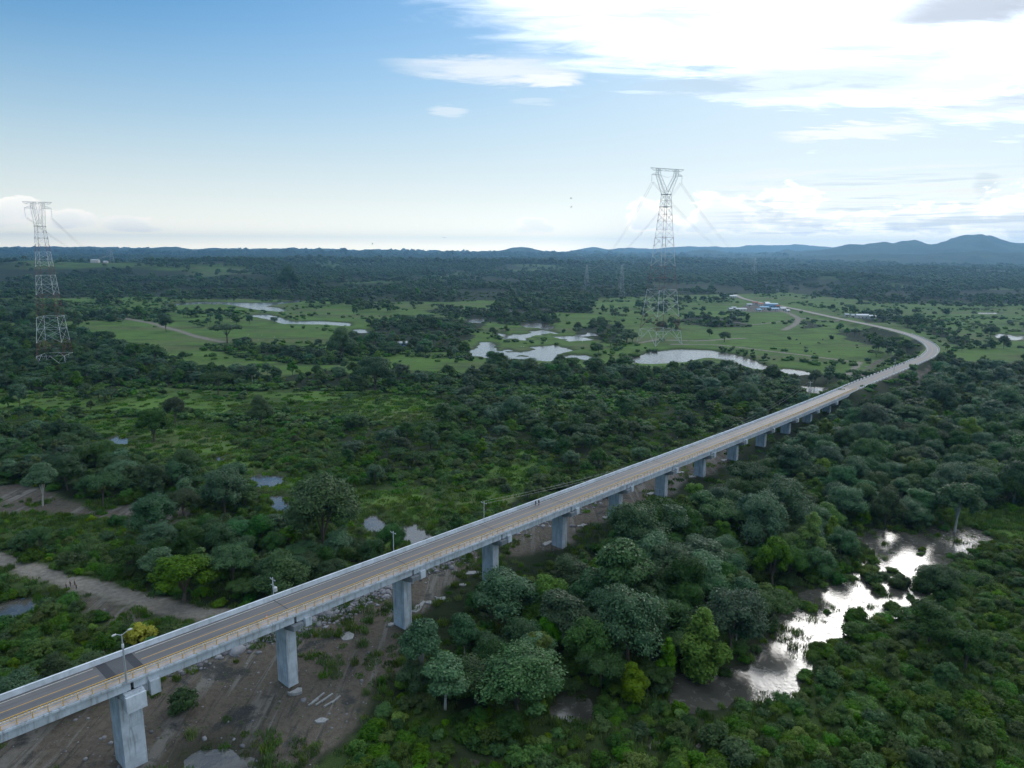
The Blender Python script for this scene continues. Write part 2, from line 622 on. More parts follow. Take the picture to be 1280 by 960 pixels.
L_deep = leaf_mat('leaf_deep_green', (0.014, 0.038, 0.009), (0.028, 0.068, 0.014), (0.048, 0.100, 0.022))
L_blue = leaf_mat('leaf_grey_green', (0.018, 0.050, 0.018), (0.036, 0.084, 0.030), (0.078, 0.138, 0.062), 0.42)
L_bright = leaf_mat('leaf_light_green', (0.050, 0.098, 0.010), (0.085, 0.148, 0.016), (0.120, 0.190, 0.025), 0.55, 0.35)
L_yellow = leaf_mat('leaf_yellow_green', (0.20, 0.24, 0.012), (0.30, 0.34, 0.015), (0.38, 0.40, 0.03), 0.55, 0.35)
L_shrub = leaf_mat('leaf_shrub_green', (0.022, 0.058, 0.009), (0.046, 0.102, 0.013), (0.078, 0.148, 0.020), 0.55, 0.3)
L_olive = leaf_mat('leaf_olive_green', (0.028, 0.052, 0.010), (0.052, 0.086, 0.016), (0.085, 0.120, 0.026), 0.55, 0.25)
L_grass = leaf_mat('leaf_grass', (0.045, 0.086, 0.014), (0.070, 0.128, 0.019), (0.11, 0.155, 0.034), 0.6, 0.35)
L_far = leaf_mat('leaf_far_green', (0.015, 0.038, 0.011), (0.030, 0.062, 0.016), (0.048, 0.084, 0.024), 0.6, 0.15)
# ------------------------------------------------------------------ bridge line
BAZ = math.radians(41.579)
BD = np.array([math.sin(BAZ), math.cos(BAZ)])
BN = np.array([BD[1], -BD[0]])            # towards the camera side
NN, BW = 114.281, 9.024
S_END = 436.0


def deck_z(s):
    t = (s - 60) / 100
    return CAMZ - (70 + 2.668 * t + 0.311 * t * t - 0.104 * t ** 3)


def bxy(s, t):
    """t = metres from the near (camera side) edge towards the far edge"""
    return BD * s + BN * (-NN - t)


def bp(s, t, dz=0.0):
    q = bxy(s, t)
    return (q[0], q[1], deck_z(s) + dz)


PIER_S = [35.802 + 29.969 * k for k in range(-3, 14)]


def s_for(u, t, dz=0.0):
    lo, hi = -60.0, 600.0
    for _ in range(50):
        mid = (lo + hi) / 2
        q = bp(mid, t, dz)
        if proj(*q)[0] < u: lo = mid
        else: hi = mid
    return (lo + hi) / 2


def h_for(x, y, v):
    """height of the point above (x, y) seen at picture row v"""
    lo, hi = -20.0, 400.0
    for _ in range(50):
        mid = (lo + hi) / 2
        if proj(x, y, mid)[1] > v: lo = mid
        else: hi = mid
    return (lo + hi) / 2


# the road beyond the bridge: centre line in metres (survey points on the embankment)
e0 = bxy(S_END, BW / 2)
road_pts = [tuple(bxy(S_END - 8, BW / 2)) + (deck_z(S_END - 8),), (e0[0], e0[1], deck_z(S_END))]
for u, v, z in [(1150, 450, 8.5), (1162, 443.5, 8.2), (1166, 436.5, 8.0), (1160, 429.5, 7.7), (1149, 423.5, 7.2), (1134, 417.7, 6.6), (1112, 411.5, 5.8),
                (1085, 405.5, 5.0), (1055, 399.5, 4.2), (1025, 393.0, 3.4), (1000, 387.5, 2.8), (975, 382.5, 2.4), (950, 378.0, 2.2), (934, 374.5, 2.0), (925, 371.5, 2.0), (918, 368.0, 2.0)]:
    q = at(u, v, z)
    road_pts.append((q[0], q[1], z))


def spline(pts, step):
    P = [np.array(p, float) for p in pts]
    P = [2 * P[0] - P[1]] + P + [2 * P[-1] - P[-2]]
    out = []
    for i in range(1, len(P) - 2):
        p0, p1, p2, p3 = P[i - 1], P[i], P[i + 1], P[i + 2]
        n = max(2, int(np.linalg.norm(p2 - p1) / step))
        for k in range(n):
            t = k / n
            out.append(0.5 * ((2 * p1) + (-p0 + p2) * t + (2 * p0 - 5 * p1 + 4 * p2 - p3) * t * t + (-p0 + 3 * p1 - 3 * p2 + p3) * t ** 3))
    out.append(P[-2])
    return np.array(out)


ROAD = spline(road_pts, 6.0)

# ------------------------------------------------------------------ layout of the land (survey outlines, metres)


def wp(pix, z=0.0):
    return [tuple(at(u, v, z)[:2]) for u, v in pix]


WATERS_PIX = [
    [(1085, 680), (1092, 672), (1120, 668), (1150, 676), (1180, 668), (1215, 666), (1206, 686), (1172, 694), (1150, 704), (1140, 728), (1146, 742), (1120, 748),
     (1096, 768), (1060, 772), (1040, 792), (1010, 806), (998, 832), (965, 852), (925, 874), (880, 890), (846, 876), (858, 864), (925, 862), (950, 838),
     (955, 815), (985, 795), (1000, 762), (1042, 738), (1086, 720), (1096, 700)],
    [(1082, 684), (1084, 671), (1102, 668), (1130, 668), (1128, 676), (1100, 686)],
    [(690, 892), (705, 876), (735, 880), (745, 893), (720, 899)], [(798, 935), (812, 922), (830, 930), (820, 945)], [(705, 940), (722, 930), (740, 942), (728, 958), (700, 958)],
    [(860, 935), (872, 905), (882, 902), (880, 935)], [(560, 950), (590, 938), (610, 950), (590, 965)],
    # meander on the left plain
    [(205, 380.5), (250, 377.5), (290, 378), (315, 379), (345, 378), (374, 375.5), (374, 378), (345, 381), (330, 383), (348, 385), (357, 388.5), (350, 390), (325, 387.5), (305, 384), (290, 381), (250, 380.5), (215, 382.5)],
    [(308, 394), (335, 393.5), (352, 398), (362, 402), (400, 401.5), (436, 404), (436, 408), (400, 406), (358, 405.5), (335, 399)],
    [(445, 412), (476, 413), (474, 416), (446, 416)],
    # lagoons in the middle
    [(622, 419), (640, 412), (662, 411), (655, 406), (672, 404), (690, 408), (712, 412), (742, 418), (743, 425), (700, 427), (670, 426), (630, 423)],
    [(600, 436), (606, 428), (612, 430), (618, 440), (650, 436), (690, 432), (712, 438), (740, 444), (738, 450), (700, 446), (690, 452), (655, 449), (630, 450), (588, 443), (590, 438)],
    [(586, 399), (602, 399), (603, 404), (588, 403)], [(635, 387), (655, 387), (656, 390), (636, 390)], [(674, 386), (686, 386), (685, 388), (674, 388)],
    [(776, 452), (800, 446), (812, 441), (850, 437), (885, 438), (915, 443), (938, 450), (958, 459), (950, 462), (925, 456), (905, 449), (880, 447), (850, 453), (812, 455), (790, 454)],
    [(978, 462), (1000, 464), (1014, 467), (1012, 470), (980, 466)], [(998, 473), (1015, 474), (1014, 477), (998, 476)],
    [(1006, 484), (1030, 486), (1046, 490), (1040, 495), (1010, 489)],
    [(1072, 496), (1084, 490), (1090, 493), (1080, 499)],
    [(1248, 421), (1258, 416), (1300, 412), (1300, 428), (1262, 425)], [(1222, 391), (1245, 391), (1245, 392.6), (1222, 392.6)],
    # small ponds on the left
    [(316, 602), (322, 594), (345, 596), (346, 606), (325, 608)], [(338, 634), (344, 622), (362, 630), (360, 640)], [(452, 650), (468, 646), (484, 658), (480, 668), (462, 664)],
    [(500, 660), (520, 658), (536, 672), (528, 684), (512, 676)], [(136, 549), (150, 546), (162, 553), (150, 556)], [(-30, 756), (40, 754), (44, 760), (5, 776), (-30, 772)],
    [(232, 950), (250, 938), (292, 934), (318, 950), (312, 975), (228, 975)], [(264, 572), (280, 570), (284, 576), (270, 577)],
]
WATERS = [wp(p) for p in WATERS_PIX]
WAMP = [3.2 if i < 7 else (1.2 if i >= 22 or i in (7, 8, 15) else 2.6) for i in range(len(WATERS))]
DIRT_PIX = [
    [(-60, 980), (0, 925), (120, 880), (200, 838), (330, 790), (450, 742), (590, 692), (690, 650), (770, 618), (850, 582), (905, 560), (925, 572), (900, 590), (850, 615), (790, 650),
     (735, 662), (700, 690), (612, 708), (560, 745), (515, 790), (500, 830), (470, 880), (430, 930), (380, 990), (100, 1050)],
    [(0, 612), (30, 606), (60, 618), (130, 640), (200, 625), (250, 650), (235, 668), (180, 664), (110, 652), (40, 645), (-20, 650)],
    [(1058, 500), (1110, 482), (1135, 470), (1128, 482), (1100, 496), (1075, 506)], [(1072, 470), (1088, 455), (1112, 446), (1092, 462), (1082, 474)],
    [(1135, 482), (1160, 468), (1165, 474), (1145, 484)], [(920, 386), (948, 378), (985, 387), (975, 391), (935, 391)], [(80, 745), (140, 752), (200, 785), (160, 790), (100, 765)],
]
DIRTS = [wp(p) for p in DIRT_PIX]
TRACKS = [  # (points, half width)
    (wp([(-60, 690), (0, 706), (40, 716), (80, 730), (120, 741), (160, 752), (200, 764), (240, 772), (290, 776), (340, 770)]), 3.0),
    (wp([(150, 398), (185, 404), (215, 413), (250, 423), (278, 429)]), 3.2),
    (wp([(980, 414), (990, 409), (997, 404), (998, 399), (990, 394), (972, 388)]), 3.6),
    (wp([(930, 424), (870, 428), (820, 426), (800, 430)]), 2.5),
    (wp([(895, 400), (940, 407), (1010, 399), (1050, 404)]), 2.0),
    (wp([(1060, 470), (1075, 455), (1000, 445), (900, 433), (840, 432)]), 2.2),
]

# zones, later entries win.  F forest, S scrub, P pasture, M marsh grass, D dirt, B bush carpet, W tall wood
ZONES = [
    ('P', [(-400, 368), (200, 366), (420, 372), (560, 378), (700, 370), (870, 358), (1000, 366), (1100, 372), (1700, 374), (1700, 466), (-400, 486)]),
    ('F', [(330, 340), (1000, 345), (900, 352), (840, 366), (760, 366), (700, 362), (560, 372), (420, 370), (330, 366)]),
    ('g', [(560, 352), (640, 346), (760, 358), (980, 352), (1120, 362), (1700, 366), (1700, 384), (1120, 380), (980, 366), (700, 374), (560, 378), (420, 378), (200, 372), (-400, 376), (-400, 350), (200, 348), (420, 356)]),
    ('S', [(-300, 486), (400, 482), (1000, 476), (1100, 470), (900, 570), (560, 720), (0, 900), (-600, 1000)]),
    ('F', [(-300, 372), (60, 371), (130, 374), (190, 384), (215, 390), (170, 398), (90, 398), (20, 400), (-300, 402)]),
    ('F', [(-300, 408), (20, 414), (70, 410), (120, 416), (172, 428), (200, 446), (240, 458), (300, 464), (340, 470), (330, 478), (200, 480), (80, 486), (-300, 492)]),
    ('f', [(330, 470), (420, 458), (470, 470), (480, 486), (420, 496), (330, 480)]),
    ('f', [(255, 432), (270, 424), (330, 428), (370, 438), (430, 440), (440, 452), (370, 450), (300, 446)]),
    ('f', [(440, 418), (470, 400), (540, 395), (600, 398), (612, 410), (580, 425), (590, 438), (520, 436), (470, 446), (430, 440)]),
    ('F', [(620, 368), (740, 366), (745, 376), (740, 388), (690, 386), (650, 394), (620, 384)]),
    ('f', [(530, 385), (560, 380), (640, 390), (690, 392), (700, 400), (640, 404), (580, 392)]),
    ('F', [(600, 456), (700, 455), (800, 461), (860, 456), (905, 456), (960, 468), (1000, 484), (990, 500), (900, 498), (860, 492), (760, 486), (640, 478), (590, 476)]),
    ('F', [(905, 498), (985, 494), (985, 512), (950, 530), (905, 540), (880, 520)]),
    ('f', [(470, 466), (560, 462), (600, 470), (590, 484), (500, 486)]),
    ('f', [(480, 505), (560, 500), (660, 510), (700, 560), (640, 600), (520, 610), (420, 575), (430, 540)]),
    ('f', [(700, 520), (850, 500), (930, 520), (860, 560), (760, 600), (640, 650), (560, 640), (620, 600)]),
    ('f', [(740, 398), (760, 402), (800, 410), (770, 422), (740, 424), (715, 412)]),
    ('f', [(870, 392), (900, 394), (942, 400), (935, 406), (890, 406), (850, 402)]),
    ('f', [(1050, 408), (1085, 410), (1110, 416), (1140, 424), (1150, 432), (1130, 446), (1105, 448), (1110, 436), (1085, 424), (1058, 420)]),
    ('f', [(1130, 405), (1165, 408), (1200, 420), (1215, 432), (1195, 430), (1165, 418), (1140, 412)]),
    ('f', [(1000, 398), (1020, 396), (1030, 404), (1010, 408)]),
    ('f', [(1050, 388), (1090, 388), (1135, 392), (1140, 400), (1090, 400)]),
    ('f', [(870, 455), (960, 462), (1060, 462), (1075, 474), (1020, 482), (960, 474), (890, 466)]),
    ('P', [(-100, 496), (200, 488), (340, 494), (480, 490), (470, 502), (380, 508), (300, 504), (250, 520), (170, 520), (-100, 512)]),
    ('M', [(60, 540), (140, 528), (260, 540), (300, 565), (330, 590), (300, 600), (200, 575), (110, 560)]),
    ('M', [(290, 580), (330, 585), (420, 605), (520, 625), (570, 650), (545, 680), (500, 700), (440, 676), (350, 640), (300, 610)]),
    ('M', [(440, 498), (540, 500), (560, 520), (500, 530), (430, 525)]),
    ('M', [(600, 590), (660, 570), (690, 590), (620, 640), (560, 640), (570, 610)]),
    ('F', [(-400, 545), (60, 545), (140, 560), (220, 580), (300, 600), (334, 630), (338, 660), (280, 650), (210, 640), (140, 636), (60, 612), (-400, 605)]),
    ('F', [(352, 640), (400, 628), (440, 660), (455, 690), (420, 705), (370, 690)]),
    ('F', [(-400, 660), (120, 668), (240, 680), (330, 668), (420, 690), (500, 700), (420, 740), (350, 762), (270, 768), (200, 752), (120, 722), (40, 706), (-400, 640)]),
    ('S', [(-400, 640), (140, 662), (220, 680), (180, 700), (60, 690), (-400, 670)]),
    ('B', [(-500, 730), (60, 742), (110, 770), (160, 800), (120, 845), (0, 895), (-500, 1000)]),
    ('W', [(930, 572), (1000, 520), (1100, 485), (1165, 456), (1240, 460), (1700, 462), (1700, 680), (1200, 650), (1130, 660), (1080, 680), (1040, 720), (970, 780), (930, 830), (840, 850), (700, 860),
           (600, 905), (530, 880), (500, 840), (540, 770), (600, 712), (700, 690), (760, 660), (860, 610)]),
    ('B', [(1220, 655), (1700, 660), (1700, 1100), (300, 1100), (360, 1000), (430, 940), (500, 880), (580, 910), (700, 880), (850, 890), (960, 862), (1060, 800), (1150, 745), (1160, 700)]),
    ('P', [(475, 442), (620, 452), (612, 464), (560, 462), (475, 458)]),
    ('P', [(80, 404), (250, 400), (262, 442), (205, 448), (150, 424), (80, 414)]),
    ('M', [(1180, 640), (1300, 648), (1400, 660), (1400, 690), (1230, 680), (1200, 660)]),
]
ZONES = [(k_, [(u_, v_ + (5 if v_ > 366 else 0)) for u_, v_ in p_] if k_ in 'Ff' and max(q_[1] for q_ in p_) < 530 else p_) for k_, p_ in ZONES]
CODE = {'P': 1, 'F': 2, 'f': 3, 'S': 4, 'M': 5, 'D': 6, 'B': 7, 'W': 8, 'g': 9}


def classify(x, y):
    amp = np.clip(np.hypot(x, y) / 500.0, 0.25, 1.6) * 16
    wx = x + (fbm(x, y, 45, 3, 3) - 0.5) * amp * 2
    wy = y + (fbm(x, y, 45, 3, 5) - 0.5) * amp * 2
    u, v, fy = proj(wx, wy, 0.0)
    behind = fy < 1
    zc = np.full(np.shape(x), 2)
    for k, poly in ZONES:
        zc[inpix(u, v, poly)] = CODE[k]
    zc[behind] = 7
    return zc


def dirt_amount(x, y):
    d = np.full(np.shape(x), -99.0)
    for poly in DIRTS:
        px_ = [p[0] for p in poly]; py_ = [p[1] for p in poly]
        m = (x > min(px_) - 20) & (x < max(px_) + 20) & (y > min(py_) - 20) & (y < max(py_) + 20)
        if m.any():
            d[m] = np.maximum(d[m], poly_sdf(x[m], y[m], poly))
    n = (fbm(x, y, 9, 4, 8) - 0.5) * 9
    return smooth01(d + n, -1.0, 2.0)


def track_amount(x, y):
    a = np.zeros(np.shape(x))
    for pts, hw in TRACKS:
        d, _ = line_dist(x, y, pts)
        a = np.maximum(a, 1 - smooth01(d + (fbm(x, y, 5, 3, 2) - 0.5) * 2.4, hw * 0.7, hw * 1.25))
    return a


def wetness(x, y):
    """metres inside the shore, ragged"""
    d = np.full(np.shape(x), -99.0)
    for wi, (poly, amp) in enumerate(zip(WATERS, WAMP)):
        px_ = [p[0] for p in poly]; py_ = [p[1] for p in poly]
        m = (x > min(px_) - 14) & (x < max(px_) + 14) & (y > min(py_) - 14) & (y < max(py_) + 14)
        if m.any():
            xx, yy = x[m], y[m]
            n = (fbm(xx, yy, 7, 4, 21) - 0.52) * amp * 3.2
            sd = poly_sdf(xx, yy, poly) + n + (4.0 if wi < 2 else (1.6 if 21 < wi < 28 or wi in (7, 8, 15) else 0.0))
            if 2.0 < amp < 3.0:      # broken sheets of flood water on the plain
                sd = np.minimum(sd + 4.0, (fbm(xx * 0.55, yy * 0.45, 17, 4, 27) - 0.47) * 70 + smooth01(poly_sdf(xx, yy, poly), 10, 45) * 5)
            d[m] = np.maximum(d[m], sd)
    return d


HILLS = [  # u, v of the foot, height, radius across, radius in depth
    (300, 342, 42, 260, 240), (150, 345, 26, 420, 260), (840, 336, 30, 300, 300), (985, 352, 20, 150, 160), (1075, 356, 16, 140, 120), (640, 338, 22, 600, 400), (1190, 345, 26, 420, 300),
    (420, 334, 25, 500, 400), (-80, 345, 30, 500, 300), (300, 352, 16, 110, 130),
]


def hill_h(x, y):
    h = np.zeros(np.shape(x))
    for u, v, hh, rx, ry in HILLS:
        c = at(u, v)
        h = h + hh * np.exp(-((x - c[0]) / rx) ** 2 - ((y - c[1]) / ry) ** 2)
    far = smooth01(y, 2600, 6000)
    h = h + far * (fbm(x, y, 900, 4, 31) - 0.35).clip(0) * 70
    return h * (0.75 + 0.5 * fbm(x, y, 160, 3, 12))


road_xy = [tuple(p[:2]) for p in ROAD]
road_len = np.concatenate([[0], np.cumsum(np.hypot(*(ROAD[1:, :2] - ROAD[:-1, :2]).T))])


def gz(x, y):
    x = np.asarray(x, float); y = np.asarray(y, float)
    w = wetness(x, y)
    land = 0.35 + 0.5 * fbm(x, y, 14, 3, 1) + 0.9 * fbm(x, y, 60, 2, 4)
    z = land * smooth01(-w, 0.0, 6.0) + 0.14
    z = np.where(w > 0, 0.14 - 0.5 * smooth01(w, 0.0, 0.8), z)
    z = z + hill_h(x, y)
    # embankment of the road beyond the bridge
    m = (x > 150) & (x < 900) & (y > 300) & (y < 1700)
    if m.any():
        d, t = line_dist(x[m], y[m], road_xy[::2] + [road_xy[-1]])
        rz = np.interp(t, road_len, ROAD[:, 2]) - 0.25
        slope = (d - 6.0).clip(0) / 2.0
        e = rz - slope
        e = np.where((d < 30), e, -9)
        q = (np.asarray(x[m]) - BD[0] * 412) * BD[0] + (np.asarray(y[m]) - BD[1] * 412) * BD[1]   # abutment front
        e = np.where(t < 30, np.minimum(e, rz + q / 1.6), e)
        z[m] = np.maximum(z[m], e)
    return z


# places the photograph shows uncovered: water, tracks, bare earth, the bridge
UU, VV = np.meshgrid(np.arange(-100, 1400) + 0.5, np.arange(300, 1080) + 0.5)
OPEN = np.zeros(UU.shape, np.uint8)
for p_ in WATERS_PIX:
    OPEN[inpix(UU, VV, p_)] = 1
for p_ in DIRT_PIX[:1] + DIRT_PIX[2:5]:
    OPEN[inpix(UU, VV, p_)] = 1
OPEN[inpix(UU, VV, [(-100, 930), (0, 925), (330, 800), (600, 700), (860, 585), (960, 545), (960, 575), (900, 600), (780, 655), (600, 745), (500, 850), (420, 960), (-100, 1000)])] = 1
for pts_, w_ in (([(-100, 690), (0, 708), (60, 728), (130, 744), (190, 762), (250, 775)], 7), ([(150, 398), (215, 413), (278, 429)], 2), ([(985, 413), (996, 406), (1000, 398), (972, 386)], 2),
                 ([(1150, 455), (1165, 443), (1172, 436), (1160, 428), (1134, 416), (1085, 404), (1000, 387), (925, 371)], 6), ([(20, 640), (90, 655), (180, 662)], 6), ([(190, 668), (235, 658)], 5)):
    d_, _ = line_dist(UU, VV, pts_)
    OPEN[d_ < w_] = 1
for p_ in ([(295, 585), (340, 600), (440, 622), (540, 650), (548, 676), (520, 694), (480, 652), (400, 632), (330, 622)], [(110, 532), (260, 545), (300, 572), (240, 575), (140, 556)], [(150, 496), (340, 500), (460, 492), (440, 503), (300, 514), (180, 512)],
           [(440, 504), (540, 504), (560, 516), (480, 528)], [(1200, 640), (1300, 650), (1300, 672), (1230, 672)], [(0, 616), (60, 624), (105, 645), (60, 656), (0, 650)], [(178, 648), (240, 650), (236, 668), (180, 668)], [(120, 648), (150, 650), (150, 660), (120, 658)], [(200, 418), (300, 405), (400, 412), (380, 424), (250, 412)], [(100, 404), (240, 402), (250, 436), (205, 440), (150, 420), (100, 412)], [(485, 444), (610, 452), (604, 462), (485, 456)], [(860, 410), (1040, 412), (1090, 430), (1080, 446), (960, 438), (870, 430)], [(1180, 440), (1280, 436), (1280, 456), (1200, 452)]):
    OPEN[inpix(UU, VV, p_)] = 3
_e = [proj(*bp(s_, -0.8, -1.9))[:2] for s_ in np.linspace(-40, S_END, 60)]
_f = [proj(*bp(s_, BW + 0.5, 1.2))[:2] for s_ in np.linspace(S_END, -40, 60)]
OPEN[inpix(UU, VV, [tuple(map(float, q)) for q in _e + _f])] = 2


def is_open(u, v):
    ui = np.clip(np.asarray(u) + 100, 0, 1499).astype(int); vi = np.clip(np.asarray(v) - 300, 0, 779).astype(int)
    return OPEN[vi, ui]


def hides_open(x, y, z, h, r):
    bad = np.zeros(np.shape(x), bool)
    for fz, fr in ((0.1, 0), (0.45, -0.7), (0.45, 0.7), (0.95, 0), (0.75, -0.5), (0.75, 0.5)):
        u, v, fy = proj(x, y, z + h * fz)
        o_ = is_open(u + fr * r * F / fy, v)
        behind = (-(x * BN[0] + y * BN[1]) - NN) > 0
        bad |= (o_ == 1) | ((o_ == 3) & (fr == 0)) | ((o_ == 2) & ~behind)
    return bad


# ------------------------------------------------------------------ ground sheet
def axis(segs):
    out = [segs[0][0]]
    for a, b, s0, r in segs:
        s = s0
        x = a
        while x + s < b:
            x += s
            out.append(x)
            s *= r
        out.append(b)
    return np.unique(np.round(out, 3))


right = axis([(320, 620, 3.0, 1.0), (620, 13600, 3.2, 1.075)])
left = -axis([(220, 600, 3.0, 1.0), (600, 13600, 3.2, 1.075)])[::-1]
gx = np.unique(np.concatenate([left, axis([(-220, 320, 1.6, 1.0)]), right]))
gy = np.unique(np.concatenate([axis([(-3000, -200, 400, 1.0)]), axis([(-200, 75, 25, 1.0)]), axis([(75, 430, 1.6, 1.0)]), axis([(430, 1500, 1.62, 1.0065)]), axis([(1500, 13600, 9, 1.06)])]))
GX, GY = np.meshgrid(gx, gy)
X, Y = GX.ravel(), GY.ravel()
Z = gz(X, Y)
nx, ny = len(gx), len(gy)
idx = np.arange(nx * ny).reshape(ny, nx)
Q = np.stack([idx[:-1, :-1], idx[:-1, 1:], idx[1:, 1:], idx[1:, :-1]], -1).reshape(-1, 4)
ground_me = np_mesh('ground', np.stack([X, Y, Z], 1), Q, smooth=True)
zone = classify(X, Y)
dirt = dirt_amount(X, Y)
track = track_amount(X, Y)
grass = np.maximum(np.isin(zone, [1, 5]).astype(float), 0.75 * (zone == 2) * smooth01(Y, 750, 1000) * smooth01(fbm(X, Y, 150, 3, 57), 0.62, 0.40))
scrub = np.isin(zone, [4, 7]).astype(float)
wet = smooth01(wetness(X, Y), -6, 0)
attr = ground_me.color_attributes.new('cover', 'FLOAT_COLOR', 'POINT')
attr.data.foreach_set('color', np.stack([np.maximum(dirt, track), grass, scrub, wet], 1).astype(np.float32).ravel())
attr2 = ground_me.color_attributes.new('wear', 'FLOAT_COLOR', 'POINT')
attr2.data.foreach_set('color', np.stack([track, dirt, wet * 0, wet], 1).astype(np.float32).ravel())

M_ground, T = new_mat('ground_cover')
a1 = T.n('ShaderNodeAttribute', attribute_name='cover')
s1 = T.n('ShaderNodeSeparateColor'); T.t.links.new(a1.outputs['Color'], s1.inputs[0])
a2 = T.n('ShaderNodeAttribute', attribute_name='wear')
s2 = T.n('ShaderNodeSeparateColor'); T.t.links.new(a2.outputs['Color'], s2.inputs[0])
g = T.n('ShaderNodeNewGeometry').outputs['Position']
nA = T.noise(g, 0.022, 6, 0.62, 0.4)
nB = T.noise(g, 0.11, 6, 0.62, 0.3)
nC = T.noise(g, 0.75, 6, 0.65)
nD = T.noise(g, 5.0, 4, 0.65)
mps = T.n('ShaderNodeMapping'); mps.inputs['Scale'].default_value = (0.25, 1.0, 1)
T.t.links.new(g, mps.inputs[0])
nE = T.noise(mps.outputs[0], 0.02, 5, 0.6, 0.5)
soil = T.mix(T.smooth(nB, 0.3, 0.7), (0.012, 0.020, 0.009), (0.024, 0.038, 0.014))
scr = T.mix(T.smooth(nB, 0.35, 0.65), (0.028, 0.052, 0.014), (0.050, 0.085, 0.022))
past = T.mix(T.smooth(nA, 0.32, 0.66), (0.068, 0.130, 0.024), (0.100, 0.188, 0.034))
past = T.mix(T.smooth(nE, 0.50, 0.62), past, (0.110, 0.135, 0.050))
nH = T.noise(mps.outputs[0], 0.055, 7, 0.65, 0.8)
past = T.mix(T.mul(T.smooth(nH, 0.53, 0.61), 0.7), past, (0.040, 0.068, 0.022))
past = T.mix(T.mul(T.smooth(nC, 0.45, 0.75), 0.5), past, (0.055, 0.090, 0.026))
past = T.mix(T.mul(T.smooth(nB, 0.56, 0.70), 0.65), past, (0.060, 0.075, 0.035))
nF = T.noise(g, 0.035, 8, 0.7, 1.0)
past = T.mix(T.mul(T.smooth(nF, 0.56, 0.64), 0.6), past, (0.045, 0.078, 0.022))
c = T.mix(s1.outputs[2], soil, scr)
c = T.mix(s1.outputs[1], c, past)
mpt = T.n('ShaderNodeMapping'); mpt.inputs['Rotation'].default_value = (0, 0, math.radians(41.58 + 6)); mpt.inputs['Scale'].default_value = (1.0, 0.07, 1)
T.t.links.new(g, mpt.inputs[0])
nT = T.noise(mpt.outputs[0], 0.9, 5, 0.6, 0.6)
nL = T.noise(mpt.outputs[0], 0.22, 5, 0.6, 1.2)
dc = T.mix(T.smooth(nC, 0.3, 0.7), (0.084, 0.070, 0.056), (0.150, 0.129, 0.106))
dc = T.mix(T.mul(T.smooth(nL, 0.52, 0.62), 0.8), dc, (0.205, 0.195, 0.180))
dc = T.mix(T.mul(T.smooth(nT, 0.55, 0.66), 0.75), dc, (0.050, 0.047, 0.044))
dc = T.mix(T.smooth(nB, 0.56, 0.66), dc, (0.045, 0.046, 0.048))
dc = T.mix(T.mul(T.smooth(nD, 0.55, 0.72), 0.6), dc, (0.26, 0.25, 0.24))
dc = T.mix(T.mul(T.smooth(nC, 0.56, 0.66), T.smooth(nA, 0.44, 0.54)), dc, (0.050, 0.075, 0.024))
c = T.mix(s1.outputs[0], c, dc)
tcx = T.mix(T.smooth(nC, 0.3, 0.7), (0.19, 0.17, 0.145), (0.30, 0.275, 0.235))
c = T.mix(T.mul(s2.outputs[0], 0.9), c, tcx)
c = T.mix(T.mul(a1.outputs['Alpha'], 0.75), c, (0.030, 0.034, 0.020))
c = T.mix(T.mul(nD, 0.35), c, (0.03, 0.035, 0.02))
finish(T, c, 0.95, 0.1, T.add(nC, T.mul(nD, 0.3)), 0.5, 0.0, 0.8)
ground = mesh_obj('ground', ground_me, M_ground)
ground['kind'] = 'structure'

wm = MB()
nxw = 24
Vw = []
for j in range(25):
    for i in range(25):
        Vw.append((-750 + 1500 * i / 24, 60 + 1500 * j / 24, 0.0))
iw = np.arange(625).reshape(25, 25)
Qw = np.stack([iw[:-1, :-1], iw[:-1, 1:], iw[1:, 1:], iw[1:, :-1]], -1).reshape(-1, 4)
water = mesh_obj('water', np_mesh('water', Vw, Qw), M_water)
water['kind'] = 'structure'


# distant ridges as real solid hills
def ridge(name, prof, dist, depth, dark, jag=0.12, seed=0):
    us = np.arange(prof[0][0], prof[-1][0] + 0.1, 4.0)
    top = np.interp(us, [p[0] for p in prof], [p[1] for p in prof])
    top = top - (fbm(us, us * 0 + seed, 30, 4, seed) - 0.42) * 7 * jag / 0.25 * (top < 315)
    nw = 26
    V = []
    for i, (u, v) in enumerate(zip(us, top)):
        a_ = ray(u, 316)
        a_ = a_[:2] / np.linalg.norm(a_[:2])
        dcen = dist * (1 + 0.05 * math.sin(u * 0.013 + seed))
        H_ = h_for(a_[0] * dcen, a_[1] * dcen, v)
        for k in range(nw):
            w = k / (nw - 1) * 2 - 1
            x_, y_ = a_ * (dcen + w * depth)
            sh = max(0.0, 1 - abs(w) ** 1.5)
            spur = fbm(np.array([x_]), np.array([y_]), depth * 0.5, 4, seed)[0]
            V.append((x_, y_, -3 + (H_ + 3) * sh * (1 - 0.55 * (1 - sh) * spur * 1.6) + (fbm(np.array([x_]), np.array([y_]), depth * 0.12, 3, seed + 4)[0] - 0.5) * H_ * jag * sh))
    n = len(us)
    ii = np.arange(n * nw).reshape(n, nw)
    Qd = np.stack([ii[:-1, :-1], ii[:-1, 1:], ii[1:, 1:], ii[1:, :-1]], -1).reshape(-1, 4)
    o = mesh_obj(name, np_mesh(name, V, Qd, smooth=True), dark)
    o['kind'] = 'structure'
    return o


